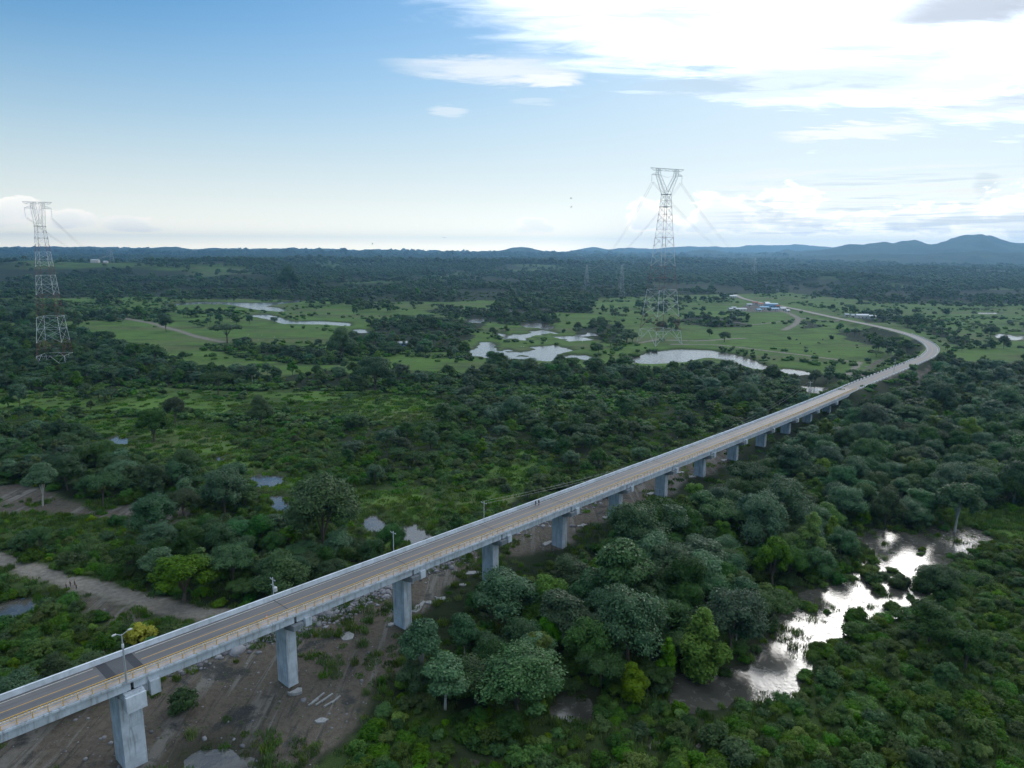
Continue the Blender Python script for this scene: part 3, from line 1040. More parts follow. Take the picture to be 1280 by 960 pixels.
M_hill, T = new_mat('hill_forest')
g = T.n('ShaderNodeNewGeometry').outputs['Position']
h1 = T.noise(g, 0.004, 8, 0.65)
h2 = T.noise(g, 0.03, 6, 0.7)
finish(T, T.mix(T.smooth(h1, 0.35, 0.65), (0.015, 0.030, 0.015), (0.040, 0.060, 0.025)), 0.95, 0.1, h2, 14.0)
ridge('hills', [(770, 322), (840, 321), (862, 314), (880, 310.5), (896, 313), (915, 317), (950, 316.5), (985, 314.5), (1015, 314.5), (1030, 311), (1058, 307), (1085, 303.5), (1100, 305), (1120, 306), (1140, 303), (1165, 305),
                (1190, 300), (1210, 297), (1232, 298), (1250, 300.5), (1275, 304), (1320, 302), (1400, 300), (1500, 306), (1600, 316)], 8200, 1500, M_hill, 0.3, 3)
ridge('hills', [(820, 322), (900, 320), (1000, 320), (1080, 317), (1150, 318), (1230, 314), (1300, 316), (1420, 312), (1550, 322)], 6200, 900, M_hill, 0.3, 9)
ridge('hills', [(560, 316), (600, 315.5), (625, 313.5), (640, 310.5), (655, 309.5), (668, 311.5), (690, 315), (730, 315.5), (800, 317)], 9000, 1200, M_hill, 0.15, 5)
ridge('hills', [(-700, 306), (-200, 307), (-50, 308.5), (60, 309.5), (150, 310), (260, 311), (330, 312), (370, 312.5), (430, 313), (480, 314), (560, 314), (640, 315), (760, 316.5)], 10500, 1500, M_hill, 0.3, 7)
ridge('hills', [(700, 316), (728, 311), (745, 309.5), (762, 312), (785, 309), (812, 311), (840, 309), (900, 308.5), (960, 307.5), (1000, 306), (1040, 308), (1100, 306), (1180, 304), (1300, 304), (1500, 306)], 12400, 1000, M_hill, 0.15, 2)
# ------------------------------------------------------------------ vegetation
def leaf_quads(P, Nn, size, r):
    N = len(P)
    t = r.normal(size=(N, 3))
    t -= (t * Nn).sum(1, keepdims=True) * Nn
    t /= np.linalg.norm(t, axis=1, keepdims=True) + 1e-9
    b = np.cross(Nn, t)
    s = size[:, None]
    cup = Nn * s * 0.18
    V = np.stack([P - t * s, P + b * s * 0.55 - cup, P + t * s * 1.05, P - b * s * 0.55 - cup], 1).reshape(-1, 3)
    Fq = np.arange(N * 4).reshape(N, 4)
    return V, Fq


ICO = None


def ico():
    global ICO
    if ICO is None:
        bm = bmesh.new()
        bmesh.ops.create_icosphere(bm, subdivisions=2, radius=1)
        v = np.array([x.co[:] for x in bm.verts]); f = np.array([[w.index for w in x.verts] for x in bm.faces])
        bm.free()
        ICO = (v, f)
    return ICO


def make_crown(name, mat, H, R, base, lobes, nleaf, leaf, r, flat=0.7, up=0.25, shape='round', core=0.55):
    """crown of leaf sized faces on many overlapping lobes, with a dense twig core in each"""
    C, RR = [], []
    for k in range(lobes):
        a = k * 2.399 + r.uniform(-0.4, 0.4)
        q = (k + 0.5) / lobes
        if shape == 'round':
            rad = R * 0.68 * math.sqrt(q); z = base + (H - base) * (0.80 - 0.45 * q ** 1.3 + r.uniform(-0.16, 0.13)); lr = R * r.uniform(0.20, 0.46)
        elif shape == 'tall':
            rad = R * 0.66 * r.random(); z = base + (H - base) * q * 0.90; lr = R * (0.55 - 0.24 * q) * r.uniform(0.6, 1.25)
        elif shape == 'flat':
            rad = R * 0.80 * math.sqrt(q); z = H - (H - base) * (0.22 + 0.22 * q + r.uniform(-0.08, 0.08)); lr = R * r.uniform(0.18, 0.36)
        else:
            rad = R * 0.62 * math.sqrt(q); z = base + (H - base) * r.uniform(0.25, 0.65) * (1.1 - 0.4 * q); lr = R * r.uniform(0.32, 0.5)
        C.append((rad * math.cos(a), rad * math.sin(a), z)); RR.append(lr)
    C = np.array(C); RR = np.array(RR)
    w = RR ** 2 / (RR ** 2).sum()
    Ps, Ns, Ss = [], [], []
    for c, lr, ww in zip(C, RR, w):
        n = max(6, int(nleaf * ww))
        d = r.normal(size=(n, 3))
        d[:, 2] = d[:, 2] + up * 1.6
        d /= np.linalg.norm(d, axis=1, keepdims=True)
        # tufts: gather the directions in small sprays
        nt = max(4, n // 9)
        tuft = d[r.integers(0, nt, n)]
        d2 = tuft + r.normal(size=(n, 3)) * 0.22
        d2 /= np.linalg.norm(d2, axis=1, keepdims=True)
        rad = lr * (0.72 + 0.42 * r.random(n) ** 1.5)
        P = c + d2 * rad[:, None] * np.array([1, 1, flat])
        Nn = d2 * 0.75 + r.normal(size=(n, 3)) * 0.38 + np.array([0, 0, 0.45])
        Nn /= np.linalg.norm(Nn, axis=1, keepdims=True)
        Ps.append(P); Ns.append(Nn); Ss.append(leaf * r.uniform(0.65, 1.35, n))
    P, Nn, S = np.concatenate(Ps), np.concatenate(Ns), np.concatenate(Ss)
    V, Fq = leaf_quads(P, Nn, S, r)
    Vs, Ts, off = [V], [], len(V)
    iv, fv = ico()
    if core > 0:
        for c, lr in zip(C, RR):
            k = core * (0.9 + 0.3 * r.random(len(iv)))
            Vs.append(c + iv * (lr * k)[:, None] * np.array([1, 1, flat * 0.95]))
            Ts.append(fv + off); off += len(iv)
    me = np_mesh(name, np.concatenate(Vs), [Fq] + ([np.concatenate(Ts)] if Ts else []))
    me.materials.append(mat)
    return me, C


def make_trunk(name, mat, H, base, C, r0, r):
    mb = MB()
    split = base * 0.75 + 0.2
    lean = (r.uniform(-0.4, 0.4), r.uniform(-0.4, 0.4))
    p1 = (lean[0] * 0.5, lean[1] * 0.5, split * 0.5); p2 = (lean[0], lean[1], split)
    mb.bar((0, 0, -0.6), p1, r0 * 2.2, r0 * 1.7, 7).bar(p1, p2, r0 * 1.7, r0 * 1.4, 7)
    pick = list(range(len(C)))
    for k in pick[:min(len(C), 7)]:
        c = C[k]
        m_ = (p2[0] * 0.5 + c[0] * 0.5 + r.uniform(-.3, .3), p2[1] * 0.5 + c[1] * 0.5 + r.uniform(-.3, .3), p2[2] * 0.45 + c[2] * 0.55)
        mb.bar(p2, m_, r0 * 0.95, r0 * 0.6, 5).bar(m_, tuple(c), r0 * 0.6, r0 * 0.25, 5)
    me = mb.mesh(name)
    me.materials.append(mat)
    return me


def merged(name, a, b):
    bm = bmesh.new()
    bm.from_mesh(a)
    n = len(bm.faces)
    bm.from_mesh(b)
    for i, f in enumerate(bm.faces):
        f.material_index = 0 if i < n else 1
    me = bpy.data.meshes.new(name)
    bm.to_mesh(me); bm.free()
    me.materials.append(a.materials[0]); me.materials.append(b.materials[0])
    return me


# kind: (leaf material, bark, height, radius, base, lobes, shape, flat)
SPEC = {
    'mango': (L_deep, M_bark, 11.0, 6.2, 2.4, 16, 'round', 0.72),
    'mango2': (L_blue, M_bark, 12.0, 6.8, 3.0, 20, 'round', 0.68),
    'rosette': (L_blue, M_palebark, 12.5, 5.4, 4.0, 18, 'round', 0.6),
    'spread': (L_deep, M_bark, 9.0, 7.2, 4.4, 18, 'flat', 0.45),
    'bright': (L_bright, M_palebark, 11.0, 3.6, 2.2, 12, 'tall', 0.95),
    'plain': (L_shrub, M_bark, 9.0, 4.6, 2.0, 13, 'round', 0.8),
    'olive': (L_olive, M_palebark, 10.5, 4.4, 3.2, 14, 'tall', 0.8),
}
rt = np.random.default_rng(5)
HI, MID, LO = {}, {}, {}
for k, (lm, bk, H_, R_, b_, nl, sh, fl) in SPEC.items():
    HI[k] = []
    for j in range(2):
        cm, C = make_crown('crown', lm, H_, R_, b_, nl, 9500, 0.215 if k != 'rosette' else 0.29, rt, fl, 0.3, sh)
        HI[k].append((cm, make_trunk('trunk', bk, H_, b_, C, 0.26, rt)))
    cm, C = make_crown('crown_mid', lm, H_, R_, b_, nl, 2800, 0.36, rt, fl, 0.3, sh)
    MID[k] = merged('tree_mid', cm, make_trunk('trunk_mid', bk, H_, b_, C, 0.26, rt))
    cm, C = make_crown('crown_far', L_far if k not in ('bright',) else L_shrub, H_, R_, b_, max(7, nl // 2), 150, 1.5, rt, fl, 0.3, sh, 0.9)
    LO[k] = cm

SHR = []
for lm, h, rr, nl in ((L_shrub, 2.6, 2.2, 7), (L_shrub, 3.6, 2.4, 9), (L_deep, 3.0, 2.6, 8), (L_bright, 2.4, 1.8, 6), (L_olive, 3.0, 2.3, 8), (L_shrub, 1.7, 2.6, 8)):
    cm, C = make_crown('shrub', lm, h, rr, 0.1, nl, 2000, 0.16, rt, 0.8, 0.3, 'bush', 0.58)
    SHR.append(cm)
SHRF = []
for lm, h, rr in ((L_shrub, 2.6, 2.4), (L_deep, 3.2, 2.6), (L_shrub, 2.0, 2.8)):
    cm, C = make_crown('shrub_far', lm, h, rr, 0.1, 6, 130, 0.7, rt, 0.8, 0.3, 'bush', 0.9)
    SHRF.append(cm)


def make_tuft(name, mat, n, h, rad, w, r):
    V, Fq = [], []
    for k in range(n):
        a = r.uniform(0, 2 * PI); q = rad * math.sqrt(r.random()); x, y = q * math.cos(a), q * math.sin(a)
        b = r.uniform(0, 2 * PI); lx, ly = math.cos(b), math.sin(b)
        hh = h * r.uniform(0.5, 1.1); ln = hh * r.uniform(0.1, 0.6)
        i = len(V)
        V += [(x - ly * w, y + lx * w, -0.1), (x + ly * w, y - lx * w, -0.1), (x + lx * ln * .4 + ly * w * .8, y + ly * ln * .4 - lx * w * .8, hh * .6), (x + lx * ln * .4 - ly * w * .8, y + ly * ln * .4 + lx * w * .8, hh * .6), (x + lx * ln, y + ly * ln, hh)]
        Fq.append((i, i + 1, i + 2)); Fq.append((i, i + 2, i + 3)); Fq.append((i + 3, i + 2, i + 4))
    me = np_mesh(name, V, np.array(Fq))
    me.materials.append(mat)
    return me


TUFT = [make_tuft('tuft', L_grass, 70, 0.9, 1.3, 0.06, rt), make_tuft('tuft', L_grass, 60, 1.4, 1.0, 0.07, rt), make_tuft('tuft', L_shrub, 70, 0.8, 1.5, 0.08, rt)]
TUFTB = [make_tuft('tuft', L_grass, 60, 0.8, 3.0, 0.25, rt), make_tuft('tuft', L_shrub, 60, 1.0, 2.6, 0.3, rt)]

# instance groups -------------------------------------------------------
hold = bpy.data.collections.new('plant_models')


def scatter(name, meshes, pts, rot, scl, which, label, cat, kind='stuff'):
    if len(pts) == 0: return None
    ch = bpy.data.collections.new(name + '_models')
    for i, me in enumerate(meshes):
        o = bpy.data.objects.new('%s_model_%02d' % (name, i), me)
        ch.objects.link(o)
    me = bpy.data.meshes.new(name)
    me.vertices.add(len(pts))
    me.vertices.foreach_set('co', np.asarray(pts, np.float32).ravel())
    for nm, ty, arr in (('r', 'FLOAT', rot), ('s', 'FLOAT', scl), ('w', 'INT', which)):
        a = me.attributes.new(nm, ty, 'POINT')
        a.data.foreach_set('value', np.asarray(arr, np.float32 if ty == 'FLOAT' else np.int32))
    me.update()
    o = mesh_obj(name, me)
    ng = bpy.data.node_groups.new(name, 'GeometryNodeTree')
    ng.interface.new_socket('Geometry', in_out='INPUT', socket_type='NodeSocketGeometry')
    ng.interface.new_socket('Geometry', in_out='OUTPUT', socket_type='NodeSocketGeometry')
    gi = ng.nodes.new('NodeGroupInput'); go = ng.nodes.new('NodeGroupOutput')
    mp = ng.nodes.new('GeometryNodeMeshToPoints')
    ip = ng.nodes.new('GeometryNodeInstanceOnPoints')
    ci = ng.nodes.new('GeometryNodeCollectionInfo')
    ci.inputs['Collection'].default_value = ch
    ci.inputs['Separate Children'].default_value = True
    ci.inputs['Reset Children'].default_value = True
    ip.inputs['Pick Instance'].default_value = True

    def na(n_, t_):
        x = ng.nodes.new('GeometryNodeInputNamedAttribute'); x.data_type = t_; x.inputs[0].default_value = n_
        return x.outputs[0]
    cx = ng.nodes.new('ShaderNodeCombineXYZ')
    L = ng.links
    L.new(gi.outputs[0], mp.inputs[0]); L.new(mp.outputs[0], ip.inputs['Points']); L.new(ci.outputs[0], ip.inputs['Instance'])
    L.new(na('w', 'INT'), ip.inputs['Instance Index'])
    L.new(na('r', 'FLOAT'), cx.inputs[2])
    er = ng.nodes.new('FunctionNodeEulerToRotation'); L.new(cx.outputs[0], er.inputs[0]); L.new(er.outputs[0], ip.inputs['Rotation'])
    sc_ = na('s', 'FLOAT')
    rv = ng.nodes.new('FunctionNodeRandomValue'); rv.data_type = 'FLOAT_VECTOR'
    rv.inputs[0].default_value = (0.85, 0.85, 0.72); rv.inputs[1].default_value = (1.18, 1.18, 1.28)
    vm = ng.nodes.new('ShaderNodeVectorMath'); vm.operation = 'SCALE'
    L.new(rv.outputs[0], vm.inputs[0]); L.new(sc_, vm.inputs['Scale']); L.new(vm.outputs[0], ip.inputs['Scale'])
    L.new(ip.outputs[0], go.inputs[0])
    md = o.modifiers.new('plants', 'NODES'); md.node_group = ng
    tag(o, label, cat, None, kind)
    return o


def jgrid(x0, x1, y0, y1, step, r):
    xs = np.arange(x0, x1, step); ys = np.arange(y0, y1, step)
    A, B = np.meshgrid(xs, ys)
    A = A.ravel() + r.uniform(0, step, A.size); B = B.ravel() + r.uniform(0, step, B.size)
    return A, B


def visible(x, y, marg=60, zt=0.0):
    u, v, fy = proj(x, y, zt)
    return (fy > 5) & (u > -marg) & (u < 1280 + marg) & (v < 960 + marg * 1.6)


def road_clear(x, y, w=9.0):
    """keep off the bridge deck strip and the far road"""
    s = x * BD[0] + y * BD[1]
    t = -(x * BN[0] + y * BN[1]) - NN
    near = (s > -80) & (s < S_END + 5) & (t > -3.5) & (t < BW + 3.0)
    d, _ = line_dist(x, y, road_xy[::3] + [road_xy[-1]])
    return ~near & (d > w)


# hand placed trees: u, v of the crown centre, crown width in pixels, kind, label
NAMED = [
    (634, 735, 84, 'mango2', 'wide grey green tree hiding the foot of the fourth bridge pier from the left'),
    (706, 762, 62, 'rosette', 'grey green tree in front of the widest domed tree of the near wood'),
    (788, 775, 104, 'mango2', 'widest domed grey green tree of the near wood'),
    (648, 835, 112, 'mango2', 'largest and nearest grey green tree, at the lower edge of the near wood'),
    (556, 838, 70, 'rosette', 'grey green tree nearest the bare earth below the third pier'),
    (790, 838, 40, 'bright', 'narrow light green tree standing beside the largest grey green tree'),
    (836, 822, 32, 'bright', 'slim light green tree right of another narrow light green tree'),
    (876, 792, 62, 'bright', 'broad light green tree at the river end of the near wood'),
    (716, 712, 60, 'mango', 'deep green tree close under the fifth pier'),
    (776, 712, 76, 'rosette', 'grey green tree with tufted top in the near wood under the sixth pier'),
    (840, 702, 66, 'mango2', 'round grey green tree behind the widest domed tree'),
    (878, 716, 54, 'rosette', 'grey green tree left of a small lime green crown'),
    (912, 726, 34, 'bright', 'small lime green crown between grey green trees near the river'),
    (930, 736, 44, 'rosette', 'grey green tree at the river edge of the near wood'),
    (968, 700, 52, 'plain', 'mid green tree on the river bank of the near wood'),
    (907, 663, 30, 'bright', 'light green treetop showing above the middle of the near wood'),
    (1014, 668, 34, 'bright', 'light green rounded treetop above the river bend'),
    (1036, 638, 40, 'plain', 'mid green tree at the upper edge of the river bend'),
    (1198, 628, 52, 'rosette', 'pale grey green tree with light stems at the right of the wood'),
    (1172, 716, 56, 'mango', 'deep green tree standing alone on the far river bank'),
    (1166, 770, 66, 'mango', 'deep green tree with its shadow side to the river, right bank'),
    (1212, 800, 60, 'plain', 'mid green tree among the bushes right of the river'),
    (1165, 532, 22, 'bright', 'small light green dome in the wood above the grey roofed house'),
    (1212, 540, 24, 'bright', 'lime green dome in the wood to the right of another light dome'),
    (1133, 545, 26, 'mango', 'pointed dark tree left of the grey roofed house'),
    (404, 642, 88, 'mango', 'big dark tree beside the small ponds left of the bridge'),
    (490, 676, 40, 'mango', 'dark round tree standing between two ponds beside the bridge'),
    (290, 706, 66, 'spread', 'tree with pale forked trunk and thin spreading crown by the track'),
    (350, 712, 70, 'mango', 'dark tree close behind the utility pole'),
    (225, 706, 76, 'plain', 'mid green tree on the far side of the dirt track'),
    (126, 612, 56, 'spread', 'umbrella shaped tree with bare trunk on the dry clearing'),
    (190, 634, 62, 'mango2', 'domed grey green tree at the right end of the dry clearing'),
    (228, 620, 44, 'mango', 'dark domed tree right of the dry clearing'),
    (278, 606, 66, 'mango2', 'large domed tree left of the marsh channel'),
    (82, 588, 44, 'mango2', 'round grey green tree above the dry clearing'),
    (50, 606, 36, 'rosette', 'small round tree on the left of the dry clearing'),
    (152, 584, 40, 'mango2', 'round tree behind the umbrella shaped tree'),
    (190, 527, 40, 'plain', 'mid green tree standing alone on the left meadow'),
    (218, 512, 30, 'mango', 'dark tree behind the lone tree of the left meadow'),
    (325, 514, 36, 'mango', 'dark round tree at the right end of the left meadow'),
    (174, 791, 34, 'yellow', 'yellow green bushy tree behind the bridge beside the street lamp'),
    (230, 868, 46, 'bushd', 'single dark round bush on bare earth behind the deck, right of the lamp'),
    (283, 414, 36, 'spread', 'wide dark tree alone on the pasture at the end of the farm track'),
    (207, 404, 18, 'mango', 'dark tree on the pasture beside the farm track'),
    (425, 430, 34, 'mango', 'dark tree of the pasture right of the meander'),
    (468, 462, 44, 'mango', 'tall dark tree at the left end of the tree belt'),
    (748, 432, 16, 'mango', 'dark round tree at the right shore of the lagoon'),
    (773, 405, 18, 'mango', 'dark round tree right of the lagoon'),
    (791, 418, 16, 'mango', 'small dark tree left of the foot of the right pylon'),
    (906, 418, 16, 'mango', 'small round tree alone on the right pasture'),
    (1240, 410, 20, 'mango', 'dark tree beside the pond at the right edge'),
    (360, 348, 26, 'mango', 'dark clump shaped tree on the plain behind the meander'),
]
LM = [(158, 905, 'the nearest bridge pier'), (357, 825, 'the second pier from the left'), (503, 760, 'the third pier from the left'), (614, 695, 'the fourth pier from the left'), (700, 665, 'the fifth pier'), (770, 632, 'the sixth pier'),
      (828, 605, 'the seventh pier'), (876, 585, 'the eighth pier'), (917, 562, 'the ninth pier'), (1008, 525, 'the far piers'), (1175, 437, 'the road bend'), (1110, 720, 'the widest part of the river'), (1190, 675, 'the upper end of the river'),
      (960, 850, 'the lower end of the river'), (715, 885, 'the small pool below the near wood'), (1147, 563, 'the grey roofed house'), (158, 790, 'the near street lamp'), (342, 735, 'the pole with the transformer'), (90, 740, 'the people on the track'),
      (175, 793, 'the yellow green tree'), (20, 765, 'the pond at the left edge'), (60, 640, 'the dry clearing'), (225, 655, 'the right end of the dry clearing'), (330, 600, 'the small marsh pond'), (470, 658, 'the pond beside the bridge'),
      (520, 670, 'the second pond beside the bridge'), (67, 440, 'the left pylon'), (824, 400, 'the tall right pylon'), (670, 630, 'the two walkers on the bridge'), (1270, 950, 'the lower right corner'), (640, 950, 'the middle of the lower edge'),
      (1270, 760, 'the right edge below the river'), (1270, 560, 'the right edge of the wood'), (400, 945, 'the bare earth at the lower edge'), (10, 600, 'the left edge by the grove'), (500, 590, 'the middle of the green thicket'),
      (520, 510, 'the meadow left of the belt'), (190, 527, 'the lone tree on the left meadow'), (820, 440, 'the curved lagoon'), (680, 420, 'the middle lagoon'), (420, 402, 'the meander'), (1260, 420, 'the pond at the right edge'), (960, 383, 'the village'),
      (860, 950, 'the lower edge right of centre'), (1080, 950, 'the lower edge under the river'), (790, 770, 'the widest domed tree'), (648, 835, 'the largest near tree'), (836, 822, 'the slim light green trees'), (876, 792, 'the broad light green tree')]
AUTO = []


def auto_label(o, text, u, v):
    near = sorted(LM, key=lambda q: (q[0] - u) ** 2 + 1.6 * (q[1] - v) ** 2)[0]
    du, dv = u - near[0], v - near[1]
    if abs(du) > abs(dv) * 1.2: w = 'right of' if du > 0 else 'left of'
    else: w = 'below' if dv > 0 else 'above'
    if math.hypot(du, dv) < 14: w = 'at'
    AUTO.append([o, text, w + ' ' + near[2], u, v])


def settle_labels():
    ordn = ['', 'first', 'second', 'third', 'fourth', 'fifth', 'sixth', 'seventh', 'eighth', 'ninth', 'tenth', 'eleventh', 'twelfth']
    by = {}
    for a in AUTO: by.setdefault((a[1], a[2]), []).append(a)
    AUTO.clear()
    for (t, p_), L in by.items():
        if len(L) == 1:
            L[0][0]['label'] = (t + ' ' + p_); continue
        L.sort(key=lambda a: a[3])
        for i, a in enumerate(L):
            if i == 0: pre = 'leftmost '
            elif i == len(L) - 1: pre = 'rightmost '
            else: pre = (ordn[i + 1] if i + 1 < len(ordn) else 'later') + ' from left, '
            a[0]['label'] = pre + t + ' ' + p_


taken = []
n_named = 0
tree_count = {}


def plant_tree(kind, x, y, s, rz, label, group, variant=0):
    nm = {'mango': 'broadleaf_tree', 'mango2': 'broadleaf_tree', 'rosette': 'tufted_tree', 'spread': 'umbrella_tree', 'bright': 'light_green_tree', 'plain': 'broadleaf_tree', 'olive': 'slender_tree'}[kind]
    z = float(gz(np.array([x]), np.array([y]))[0])
    e = empty(nm, (x, y, z), rz)
    e.scale = (s * (1 + 0.12 * math.sin(x * 5.3)), s * (1 + 0.12 * math.sin(y * 4.1)), s * (1.0 + 0.2 * math.sin(x * 3.1)))
    tag(e, label, 'tree', group)
    cm, tm = HI[kind][variant % 2]
    for nm2, me in (('crown', cm), ('trunk', tm)):
        o = bpy.data.objects.new(nm2, me)
        col.objects.link(o)
        o.parent = e
    return e


L_ybush = make_crown('crown', L_yellow, 4.6, 2.6, 0.6, 9, 1500, 0.30, rt, 0.9, 0.3, 'round')[0]
L_ytr = make_trunk('trunk', M_bark, 4.6, 1.4, np.array([[0.4, 0.3, 3.0], [-.6, .2, 2.8], [.1, -.7, 2.6]]), 0.12, rt)
for (u, v, wpx, kind, label) in NAMED:
    Hk = {'yellow': 4.6, 'bushd': 3.2}.get(kind) or SPEC[kind][2]
    Rk = {'yellow': 2.6, 'bushd': 2.6}.get(kind) or SPEC[kind][3]
    zz_ = Hk * 0.6
    for _ in range(6):
        q = at(u, v, zz_)
        fy = proj(q[0], q[1], zz_)[2]
        s = wpx / F * fy / (2 * Rk * 0.92)
        zz_ = min(Hk * s * 0.62, 40) + float(gz(q[:1], q[1:2])[0])
    x, y = q[0], q[1]
    taken.append((x, y, Rk * s * 0.72))
    if kind == 'yellow':
        e = empty('yellow_green_tree', (x, y, float(gz(q[:1], q[1:2])[0])))
        e.scale = (s, s, s)
        tag(e, label, 'tree')
        for nm2, me in (('crown', L_ybush), ('trunk', L_ytr)):
            mesh_obj(nm2, me, None, e)
    elif kind == 'bushd':
        o = mesh_obj('bush', SHR[2], None, None, (x, y, float(gz(q[:1], q[1:2])[0]) - 0.1))
        o.scale = (s, s, s)
        tag(o, label, 'bush')
    else:
        plant_tree(kind, x, y, s, rt.uniform(0, 6.28), label, None, int(rt.integers(0, 2)))
        n_named += 1
taken = np.array(taken)


def clear_of_taken(x, y, extra=0.0):
    ok = np.ones(len(x), bool)
    for tx, ty, r_ in taken:
        ok &= (x - tx) ** 2 + (y - ty) ** 2 > (r_ + extra) ** 2
    return ok


def area_of(u, v, x, y):
    t = -(x * BN[0] + y * BN[1]) - NN
    if t < 0:
        if v > 600 and u < 1000: return 'near wood between bridge and river'
        if v > 640: return 'bush land on the right bank of the river'
        return 'dense wood right of the bridge'
    if v > 690: return 'thicket beside the dirt track'
    if v > 590 and u < 350: return 'grove around the dry clearing'
    if v > 560: return 'green thicket left of the bridge'
    if v > 490: return 'scrub plain left of the bridge'
    if v > 430: return 'tree belt across the plain' if u > 340 else 'dark wood round the left pylon'
    return 'far pasture'


KN = {'mango': 'deep green', 'mango2': 'broad grey green', 'rosette': 'tufted grey green', 'spread': 'low spreading dark', 'bright': 'light green upright', 'plain': 'mid green', 'olive': 'olive green'}
KINDS = ['mango', 'mango2', 'rosette', 'spread', 'bright', 'plain', 'olive']


def mix_for(zc, u, v):
    return {8: [.26, .20, .15, .06, .06, .19, .08], 2: [.40, .18, .05, .12, .03, .14, .08], 3: [.34, .12, .04, .2, .03, .19, .08], 4: [.22, .1, .05, .1, .06, .37, .10], 7: [.18, .08, .06, .08, .15, .33, .12],
            5: [.27, .1, .05, .13, .05, .32, .08], 1: [.46, .1, .02, .23, .01, .12, .06], 9: [.42, .14, .02, .2, .02, .14, .06]}[zc]


# candidates for trees within the part of the plain where single crowns show
rs = np.random.default_rng(23)
TR = []
for (y0, y1, xr, step) in ((60, 400, 520, 6.4), (400, 900, 900, 8.0), (900, 1900, 1700, 11.5)):
    x, y = jgrid(-xr, xr, y0, y1, step, rs)
    m = visible(x, y)
    x, y = x[m], y[m]
    zc = classify(x, y)
    dens = np.array([0, .012, .95, .36, .055, .02, 0, .15, .97, .35])[zc]
    if y0 >= 900:
        dens = np.array([0, .03, .95, .55, .2, .05, 0, .1, .97, .32])[zc]
    # clearings and clumps
    cl = fbm(x, y, 70, 3, 44)
    dens = np.where(zc == 1, dens * np.where(cl > 0.59, 12, np.where(cl > 0.53, 1.6, 0.28)), dens)
    dens = np.where(zc == 3, dens * np.where(cl > 0.5, 1.7, 0.6), dens)
    dens = np.where(zc == 4, dens * np.where(cl > 0.55, 2.6, 0.7), dens)
    dens = np.where((zc == 2) & (y > 500) & (fbm(x, y, 140, 3, 51) < 0.40), dens * 0.45, dens)
    dens = np.where((zc == 2) & (y > 900), dens * smooth01(fbm(x, y, 150, 3, 57), 0.40, 0.54), dens)
    dens = np.where(zc == 9, dens * smooth01(fbm(x, y, 90, 3, 58), 0.42, 0.56) * 2.2, dens)
    keep = (rs.random(len(x)) < dens) & (wetness(x, y) < -1.5) & (dirt_amount(x, y) < 0.3) & (track_amount(x, y) < 0.1) & road_clear(x, y, 10) & clear_of_taken(x, y)
    x, y, zc = x[keep], y[keep], zc[keep]
    z = gz(x, y)
    hid = hides_open(x, y, z, np.where(np.isin(zc, [4, 5, 7]), 6.0, 8.5), 4.0) & (rs.random(len(x)) < 0.97)
    x, y, zc, z = x[~hid], y[~hid], zc[~hid], z[~hid]
    u, v, fy = proj(x, y, z + 5)
    for i in range(len(x)):
        k = KINDS[rs.choice(7, p=mix_for(int(zc[i]), u[i], v[i]))]
        s = rs.uniform(0.62, 1.0) + (0.35 if rs.random() < 0.14 else 0.0)
        if zc[i] in (4, 7, 5): s *= 0.6
        if zc[i] == 3: s *= 0.8
        if y[i] < 500 and zc[i] == 2: s *= 0.85
        if zc[i] == 1: s *= 0.95
        # keep crowns below the deck beside the bridge
        tb = -(x[i] * BN[0] + y[i] * BN[1]) - NN
        if -16 < tb < 22: s *= 0.6
        TR.append((s * SPEC[k][3] / fy[i], x[i], y[i], z[i], k, s, rs.uniform(0, 6.28), u[i], v[i], int(zc[i])))
TR.sort(key=lambda t: -t[0])
inframe = [t for t in TR if -5 < t[7] < 1285 and t[8] < 965]
single = inframe[:300 - n_named - 2]
sid = set(id(t) for t in single)
for t in single:
    _, x, y, z, k, s, rz, u, v, zc = t
    ar = area_of(u, v, x, y)
    e = plant_tree(k, x, y, s, rz, None, '%s trees of the %s' % (KN[k], ar), int(rz * 10))
    pxw = 2 * s * SPEC[k][3] * F / proj(x, y, z + 5)[2]
    auto_label(e, ('large' if pxw > 62 else ('medium' if pxw > 44 else 'small')) + ' ' + KN[k] + ' tree', u, v)
rest = [t for t in TR if id(t) not in sid]
for nm, cond, lab, meshes in (
        ('woodland', lambda t: t[2] < 900, 'smaller trees of the thickets and belts across the plain', [MID[k] for k in KINDS]),
        ('distant_trees', lambda t: t[2] >= 900, 'distant dark trees dotted and massed over the far pastures', [LO[k] for k in KINDS])):
    R_ = [t for t in rest if cond(t)]
    scatter(nm, meshes, [(t[1], t[2], t[3] - 0.1) for t in R_], [t[6] for t in R_], [t[5] * (1.0 if nm == 'woodland' else 1.05) for t in R_], [KINDS.index(t[4]) for t in R_], lab, 'trees')

